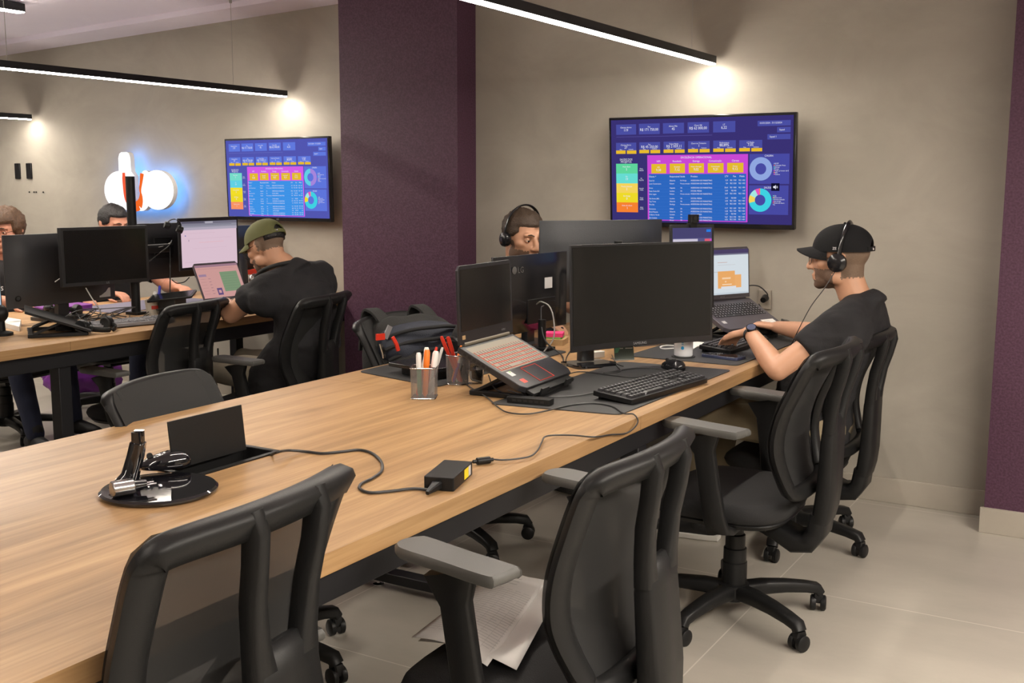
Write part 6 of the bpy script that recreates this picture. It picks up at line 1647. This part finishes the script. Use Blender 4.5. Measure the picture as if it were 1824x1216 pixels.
def person(label, root, head, neck, torso, sh, el, wr, hands, hip, kn, an, skin='skin', matfn=None, voxel=.0055, tee='tee_black', legs='khaki', shoes='shoe_black', sole=None, sleeve=.62, belly=1., ak=1.):
    """joints in world coordinates; torso: [pelvis, waist, chest, neck base]; pairs are (left, right)"""
    t = thing('person', label, 'person', root, group=None)
    mb = MB(); head.build(mb, neck)
    sd = (V(sh[1])-V(sh[0])).normalized()
    tp = [V(p) for p in torso]
    mb.cap_tube(tp[:3]+[tp[3]-V((0, 0, .05))], [(.125, .085), (.115*belly, .08*belly), (.125, .08), (.07, .05)], 18, side=sd)
    for i in (0, 1):
        mb.cap_tube([tp[2]+(V(sh[i])-tp[2])*.35, sh[i]], [.045, .04], 12)
        S, E, Wp = V(sh[i]), V(el[i]), V(wr[i])
        mb.cap_tube([S, S.lerp(E, .35), S.lerp(E, .75), E], [.042*ak, .045*ak, .043*ak, .040*ak], 14)
        mb.cap_tube([E, E.lerp(Wp, .28), E.lerp(Wp, .7), Wp], [.041*ak, .043*ak, .034*ak, .0265], 14)
        if hands[i]: hand(mb, Wp, *hands[i])
    body = remesh(mb, 'body', voxel, [skin, 'stubble', 'shaved', 'lip'], t, 5, (lambda c: matfn(head.l(c)+V((0, noise.noise(c*150), noise.noise(c*150+V((3, 7, 1)))))*.007)) if matfn else None, head.deform)
    # shirt
    mb = MB()
    b0 = 1.08*belly
    mb.cap_tube([tp[0]-(tp[1]-tp[0])*.12, tp[0].lerp(tp[1], .5), tp[1], tp[1].lerp(tp[2], .55), tp[2], tp[3]-V((0, 0, .035))], [(.195*b0, .15*b0), (.185*b0, .138*b0), (.168*b0, .126*b0), (.174, .122), (.175, .114), (.085, .07)], 24, side=sd)
    nb = V(neck[-1]); nt = V(neck[0])
    mb.cap_tube([V(sh[0]), V(sh[0]).lerp(nb, .55)-V((0, 0, .012)), nb-V((0, 0, .022)), V(sh[1]).lerp(nb, .55)-V((0, 0, .012)), V(sh[1])], [.066, .064, .074, .064, .066], 18)
    mb.cap_tube([V(sh[0])-V((0, 0, .06)), tp[2].lerp(V(sh[0])*.5+V(sh[1])*.5, .4), V(sh[1])-V((0, 0, .06))], [.085, .108, .085], 18)
    cd = (nt-nb).normalized()
    mb.tube([nb+cd*(-.045), nb+cd*.0, nb+cd*.022], [.092, .080, .070], 20)
    for i in (0, 1):
        S, E = V(sh[i]), V(el[i])
        mb.cap_tube([S, S.lerp(E, .3)], [.066, .064], 16)
        mb.tube([S.lerp(E, .1), S.lerp(E, .4), S.lerp(E, sleeve)], [.066, .064*ak, .063*ak], 18)
    def wrinkle(co):
        q = co*9; w_ = noise.noise(V((q.x*1.2, q.y*1.2, q.z*2.2)))*.009+abs(noise.noise(V((co.x*17, co.y*17, co.z*30))))*.007
        return co+(co-tp[1]).normalized()*w_
    shirt = remesh(mb, 't_shirt', .008, [tee], t, 16, None, wrinkle)
    # legs
    if legs:
        mb = MB()
        for i in (0, 1):
            Hh, K, A = V(hip[i]), V(kn[i]), V(an[i])
            mb.cap_tube([Hh, Hh.lerp(K, .4), Hh.lerp(K, .8), K], [.080, .080, .066, .060], 16)
            mb.cap_tube([K, K.lerp(A, .3), K.lerp(A, .75), A], [.060, .060, .050, .048], 16)
        mb.cap_tube([hip[0], hip[1]], [.092, .092], 16)
        def wr2(co): return co+V((0, 0, 1))*noise.noise(co*13)*.006+V((1, 0, 0))*noise.noise(co*17+V((5, 0, 0)))*.004
        remesh(mb, 'trousers', .009, [legs], t, 4, None, wr2)
        for i in (0, 1):
            A = V(an[i]); K = V(kn[i]); f = (K-V(hip[i])); f.z = 0; f.normalize()
            mb = MB(); g = V((A.x, A.y, 0))
            mb.cap_tube([g-f*.055+V((0, 0, .045)), g+f*.03+V((0, 0, .048)), g+f*.11+V((0, 0, .036)), g+f*.16+V((0, 0, .03))], [(.036, .040), (.040, .044), (.043, .033), (.034, .024)], 14, side=f.cross(V((0, 0, 1))))
            mb.cap_tube([g+V((0, 0, .05)), A+V((0, 0, .02))], [.042, .045], 12)
            for v in mb.bm.verts: v.co.z = max(v.co.z, .006)
            for v in mb.bm.verts: v.co -= t.location
            sh_ = mb.build('shoe', shoes, t)
            if sole:
                mb = MB(); q = [g-f*.09, g-f*.02, g+f*.09, g+f*.185]
                mb.bar([p+V((0, 0, .012))-t.location for p in q], [(.06, .022), (.08, .022), (.088, .022), (.05, .022)], f.cross(V((0, 0, 1)))); mb.build('shoe_sole', sole, sh_)
    return t, body, shirt

# --- man in the black cap
h5 = Head((-1.028, 4.13, 1.126), (-1, -.05, -.01), k=1.02)
def skin5(p):
    if p.z < -.035 and p.y > .012 and p.z > -.125 and not (p.y > .083 and abs(p.x) < .024 and p.z > -.078): return 1
    if p.y < .0 and p.z < .04 and p.z > -.062-.25*max(0, p.y+.05) and p.y < -.015 and abs(p.x) < .075: return 2
    return 0
T5 = person('man in a black cap and black t-shirt typing at the front table', (-1.10, 4.13, .45), h5, [(-.975, 4.13, 1.0), (-.945, 4.13, .965)],
            [(-1.13, 4.13, .47), (-1.10, 4.13, .62), (-1.01, 4.13, .82), (-.955, 4.13, .975)],
            [(-.955, 3.955, .925), (-.955, 4.305, .925)], [(-1.155, 3.815, .742), (-1.17, 4.42, .80)], [(-1.335, 4.035, .842), (-1.385, 4.545, .80)],
            [((-.82, .50, -.26), (-.2, -.1, -1), 1, .55), ((-.93, .05, .08), (0, 0, -1), -1, .75)],
            [(-1.06, 4.03, .49), (-1.06, 4.23, .49)], [(-1.50, 3.99, .50), (-1.50, 4.27, .50)], [(-1.52, 4.02, .09), (-1.55, 4.28, .09)], matfn=skin5, shoes='shoe_black', sole='sole_white', belly=1.02)
t5 = T5[0]
h5.eyes(t5); h5.cap(t5, 'cap_black', rad(0), .066, curve=.038); h5.glasses(t5)
mb = MB(); mb.text('ZE', .013, h5.w((-.0885, .005, .043))-t5.location, xd=h5.m @ V((0, -1, 0)), yd=h5.m @ V((0, 0, 1))); mb.build('cap_print', 'white_print', t5, ang=0, fixn=False)
mb = MB(); wv = (V((-1.335, 4.035, .842))-V((-1.155, 3.815, .742))).normalized(); wc_ = V((-1.335, 4.035, .842))-wv*.022-t5.location
nz = (V((0, 0, 1))-wv*wv.z).normalized(); sx_ = wv.cross(nz)
mb.tube([wc_+(nz*.0285*sin(a)+sx_*.031*cos(a)) for a in [2*PI*k/24 for k in range(24)]], [(.0025, .010)]*24, 8, closed=True, side=None); wb_ = mb.build('wrist_watch', 'rubber', t5)
mb = MB(); dd_ = (nz*.95-sx_*.1-V((0, .3, 0))).normalized(); mb.cyl(wc_+dd_*.027, wc_+dd_*.038, .020, n=28); mb.build('watch_case', 'gloss_soft', wb_, bevel=.001)
mb = MB(); mb.cyl(wc_+dd_*.0381, wc_+dd_*.0388, .0165, n=28); mb.build('watch_face', 'blue_case', wb_)
def worn_headset(label, hd, lift=.0, tilt=0., mic=None, group='headsets being worn', r=.092):
    t = thing('headset', label, 'headset', hd.w((0, 0, 0)), group=group)
    W = lambda p: hd.w(p)-t.location
    mb = MB(); pts = []
    for k in range(29):
        a = -.12+(PI+.24)*k/28
        y = -.012+.012*0+(-tilt)*(sin(a))
        pts.append(W((r*cos(a), y, .000+(.128+lift)*max(0, sin(a))**.8-.01*(sin(a) < 0))))
    mb.tube(pts, [(.0045, .010)]*29, 10, side=hd.m @ V((0, 0, 1)) if False else None); mb.build('headband', 'gloss_soft', t)
    for q in (-1, 1):
        ex = hd.m @ V((q, 0, 0)); c = W((q*.088, -.006, -.008))
        mb = MB(); mb.tube([c-ex*.006, c+ex*.002, c+ex*.014, c+ex*.020, c+ex*.022], [.034, .036, .033, .024, .012], 24); e = mb.build('ear_cup', 'gloss_soft', t)
        mb = MB(); mb.tube([c-ex*.014, c-ex*.010, c-ex*.004], [.026, .033, .034], 24); mb.build('ear_cushion', 'rubber', e)
    return t
hs5 = worn_headset('black headset worn over the black cap', h5, .006, .02)
p0 = h5.w((-.09, .0, -.04)); 
cable('headset_cable', [p0, p0+V((-.03, -.02, -.06)), p0+V((-.075, -.03, -.13)), p0+V((-.12, -.02, -.22)), p0+V((-.17, .05, -.30))], .0017, 'thin cable hanging from the headset of the man in the black cap')

# --- man in the olive cap
h3 = Head((-3.695, 3.915, 1.098), (-.93, .02, -.40), (-.1, .05, 1), k=1.02)
def skin3(p):
    if p.y < .0 and p.z < .045 and p.z > -.03 and p.y < -.02: return 2
    if p.z < -.045 and p.y > .03 and p.z > -.12 and not (p.y > .083 and abs(p.x) < .024): return 1
    return 0
T3 = person('man in an olive cap and black t-shirt leaning over a laptop at the left desk', (-3.66, 3.93, .45), h3, [(-3.605, 3.93, 1.02), (-3.555, 3.94, .985)],
            [(-3.60, 3.93, .47), (-3.475, 3.95, .66), (-3.50, 3.95, .88), (-3.55, 3.94, .995)],
            [(-3.565, 3.765, .925), (-3.545, 4.13, .965)], [(-3.79, 3.765, .785), (-3.86, 4.22, .80)], [(-3.99, 3.93, .815), (-4.06, 4.08, .80)],
            [((-.75, .62, .05), (0, 0, -1), 1, 1.1), ((-.9, -.25, 0), (0, 0, -1), -1, .8)],
            [(-3.62, 3.84, .50), (-3.62, 4.03, .50)], [(-4.03, 3.80, .50), (-4.03, 4.08, .50)], [(-4.00, 3.83, .09), (-4.02, 4.08, .09)], matfn=skin3, legs='beige_cloth', sleeve=.56, ak=1.12)
t3 = T3[0]
h3.eyes(t3); h3.cap(t3, 'cap_olive', rad(0), .066, curve=.03); h3.glasses(t3)
h3.hair(t3, 'hair_black', low=lambda p: .012 if p.y < -.06 else .05, front=.09, infl=1.03, seed=3, bump=.002)
th3 = thing('headset', 'dark headset resting around the neck of the man in the olive cap', 'headset', h3.w((0, -.03, -.11)))
mb = MB(); c0 = V((-3.60, 3.93, 1.0))-th3.location
mb.tube(spline([c0+V((-.115, -.075, -.045)), c0+V((-.05, -.088, -.005)), c0+V((.03, -.078, .022)), c0+V((.075, -.02, .035)), c0+V((.075, .04, .035)), c0+V((.02, .09, .02)), c0+V((-.07, .09, -.02))], 6), .010, 10); mb.build('headband', 'rubber', th3)
mb = MB(); mb.ball(c0+V((-.125, -.07, -.055)), (.022, .03, .03), 10); mb.build('ear_cup', 'silver', th3)

# --- man with the headset, far side of the front table
h4 = Head((-2.62, 4.52, 1.150), (.88, -.42, -.16), k=1.10)
def skin4(p):
    if p.z < -.042 and p.y > -.005 and p.z > -.125 and abs(p.x)+max(0, .05-p.y)*.2 > .0 and not (p.y > .085 and abs(p.x) < .022 and p.z > -.085): return 1
    if p.z > -.055 and p.y < .03 and abs(p.x) > .055 and p.z < -.01 and p.y > .0: return 1
    if p.y > .08 and abs(p.x) < .025 and -.078 < p.z < -.055: return 3
    return 0
T4 = person('man with dark hair and a headset behind the monitors of the front table', (-2.72, 4.58, .45), h4, [(-2.665, 4.55, 1.0), (-2.70, 4.56, .965)],
            [(-2.72, 4.58, .47), (-2.73, 4.58, .64), (-2.72, 4.58, .85), (-2.70, 4.56, .975)],
            [(-2.68, 4.75, .92), (-2.70, 4.39, .92)], [(-2.46, 4.80, .78), (-2.53, 4.27, .79)], [(-2.25, 4.72, .78), (-2.355, 4.215, .79)],
            [((.95, -.2, 0), (0, 0, -1), 1, .6), ((.93, -.15, -.05), (0, 0, -1), -1, .55)],
            [(-2.70, 4.68, .49), (-2.70, 4.48, .49)], [(-2.28, 4.66, .50), (-2.28, 4.40, .50)], [(-2.25, 4.62, .09), (-2.27, 4.30, .09)], matfn=skin4, legs='denim', tee='tee_dark')
t4 = T4[0]
h4.eyes(t4, (.05, -.5))
h4.hair(t4, 'hair_brown', low=lambda p: -.045+max(0, (p.y+.055))*.75, front=.058, infl=1.09, seed=9, bump=.008)
worn_headset('black headset worn by the man with dark hair behind the monitors', h4, .012, -.005)

# --- people on the far side of the left desk
h2 = Head((-5.45, 4.475, 1.155), (.97, -.12, -.2), k=1.0)
T2 = person('man with short black hair half hidden behind the tall post of the left desk', (-5.50, 4.47, .45), h2, [(-5.49, 4.47, 1.01), (-5.51, 4.47, .97)],
            [(-5.50, 4.47, .47), (-5.50, 4.47, .64), (-5.48, 4.47, .85), (-5.50, 4.47, .98)],
            [(-5.47, 4.65, .93), (-5.47, 4.29, .93)], [(-5.28, 4.72, .77), (-5.25, 4.22, .79)], [(-5.02, 4.56, .79), (-5.08, 4.12, .785)],
            [((.9, -.3, .0), (0, 0, -1), 1, .8), ((.95, .1, 0), (0, 0, -1), -1, .9)],
            [(-5.50, 4.56, .49), (-5.50, 4.38, .49)], [(-5.10, 4.60, .50), (-5.10, 4.34, .50)], [(-5.12, 4.58, .09), (-5.14, 4.32, .09)], skin='skin_rosy', legs='denim', tee='tee_dark')
t2 = T2[0]; h2.eyes(t2, skin='skin_rosy')
h2.hair(t2, 'hair_black', low=lambda p: -.02+max(0, p.y+.03)*.5, front=.062, infl=1.07, seed=5, bump=.005)
h1 = Head((-5.50, 3.79, 1.14), (.45, -.88, -.12), k=1.02)
T1 = person('person in a black printed t-shirt and jeans at the left border', (-5.53, 3.72, .45), h1, [(-5.54, 3.73, 1.0), (-5.56, 3.73, .96)],
            [(-5.54, 3.73, .47), (-5.54, 3.73, .64), (-5.53, 3.73, .85), (-5.55, 3.73, .97)],
            [(-5.52, 3.90, .92), (-5.52, 3.56, .92)], [(-5.36, 3.98, .78), (-5.36, 3.50, .78)], [(-5.10, 3.90, .785), (-5.10, 3.56, .785)],
            [((1, 0, 0), (0, 0, -1), 1, .6), ((1, 0, 0), (0, 0, -1), -1, .6)],
            [(-5.54, 3.82, .49), (-5.54, 3.64, .49)], [(-5.20, 3.88, .50), (-5.18, 3.58, .47)], [(-5.20, 3.93, .09), (-5.03, 3.56, .09)], skin='skin_rosy', legs='denim', tee='tee_dark')
t1 = T1[0]; h1.eyes(t1, skin='skin_rosy'); h1.glasses(t1)
h1.hair(t1, 'hair_auburn', low=lambda p: -.085 if p.y < .03 else .0, front=.05, infl=1.2, seed=2, bump=.008)
mb = MB(); mb.text('es', .05, V((-5.398, 3.66, .84))-t1.location, (0, 1, 0), (0, 0, 1)); mb.text('uc', .05, V((-5.398, 3.66, .78))-t1.location, (0, 1, 0), (0, 0, 1)); mb.build('shirt_print', 'white_print', t1, ang=0, fixn=False)

EXPO = 0.08

# ------------------------------------------------------------------ camera, world, colour
cam = bpy.data.cameras.new('camera'); co = bpy.data.objects.new('camera', cam); COL.objects.link(co)
cam.sensor_width = 36; cam.lens = 38.437; cam.clip_start = .05; cam.clip_end = 60
yaw, pit, rol = rad(30.6816), rad(8.1865), rad(.1028)
f = V((-sin(yaw)*cos(pit), cos(yaw)*cos(pit), -sin(pit))); r = V((cos(yaw), sin(yaw), 0)); u = r.cross(f)
r, u = r*cos(rol)+u*sin(rol), u*cos(rol)-r*sin(rol)
co.matrix_world = M(((r.x, u.x, -f.x, 0), (r.y, u.y, -f.y, 0), (r.z, u.z, -f.z, 1.4), (0, 0, 0, 1)))
SC.camera = co
w = bpy.data.worlds.new('world'); SC.world = w; w.use_nodes = True
w.node_tree.nodes['Background'].inputs[0].default_value = (1, .95, .88, 1); w.node_tree.nodes['Background'].inputs[1].default_value = .05
vs = SC.view_settings; vs.view_transform = 'Standard'; vs.look = 'None'; vs.exposure = EXPO; vs.gamma = 1; vs.use_curve_mapping = False
SC.cycles.use_denoising = True
SC.cycles.max_bounces = 8; SC.cycles.transparent_max_bounces = 16
SC.cycles.sample_clamp_indirect = 6
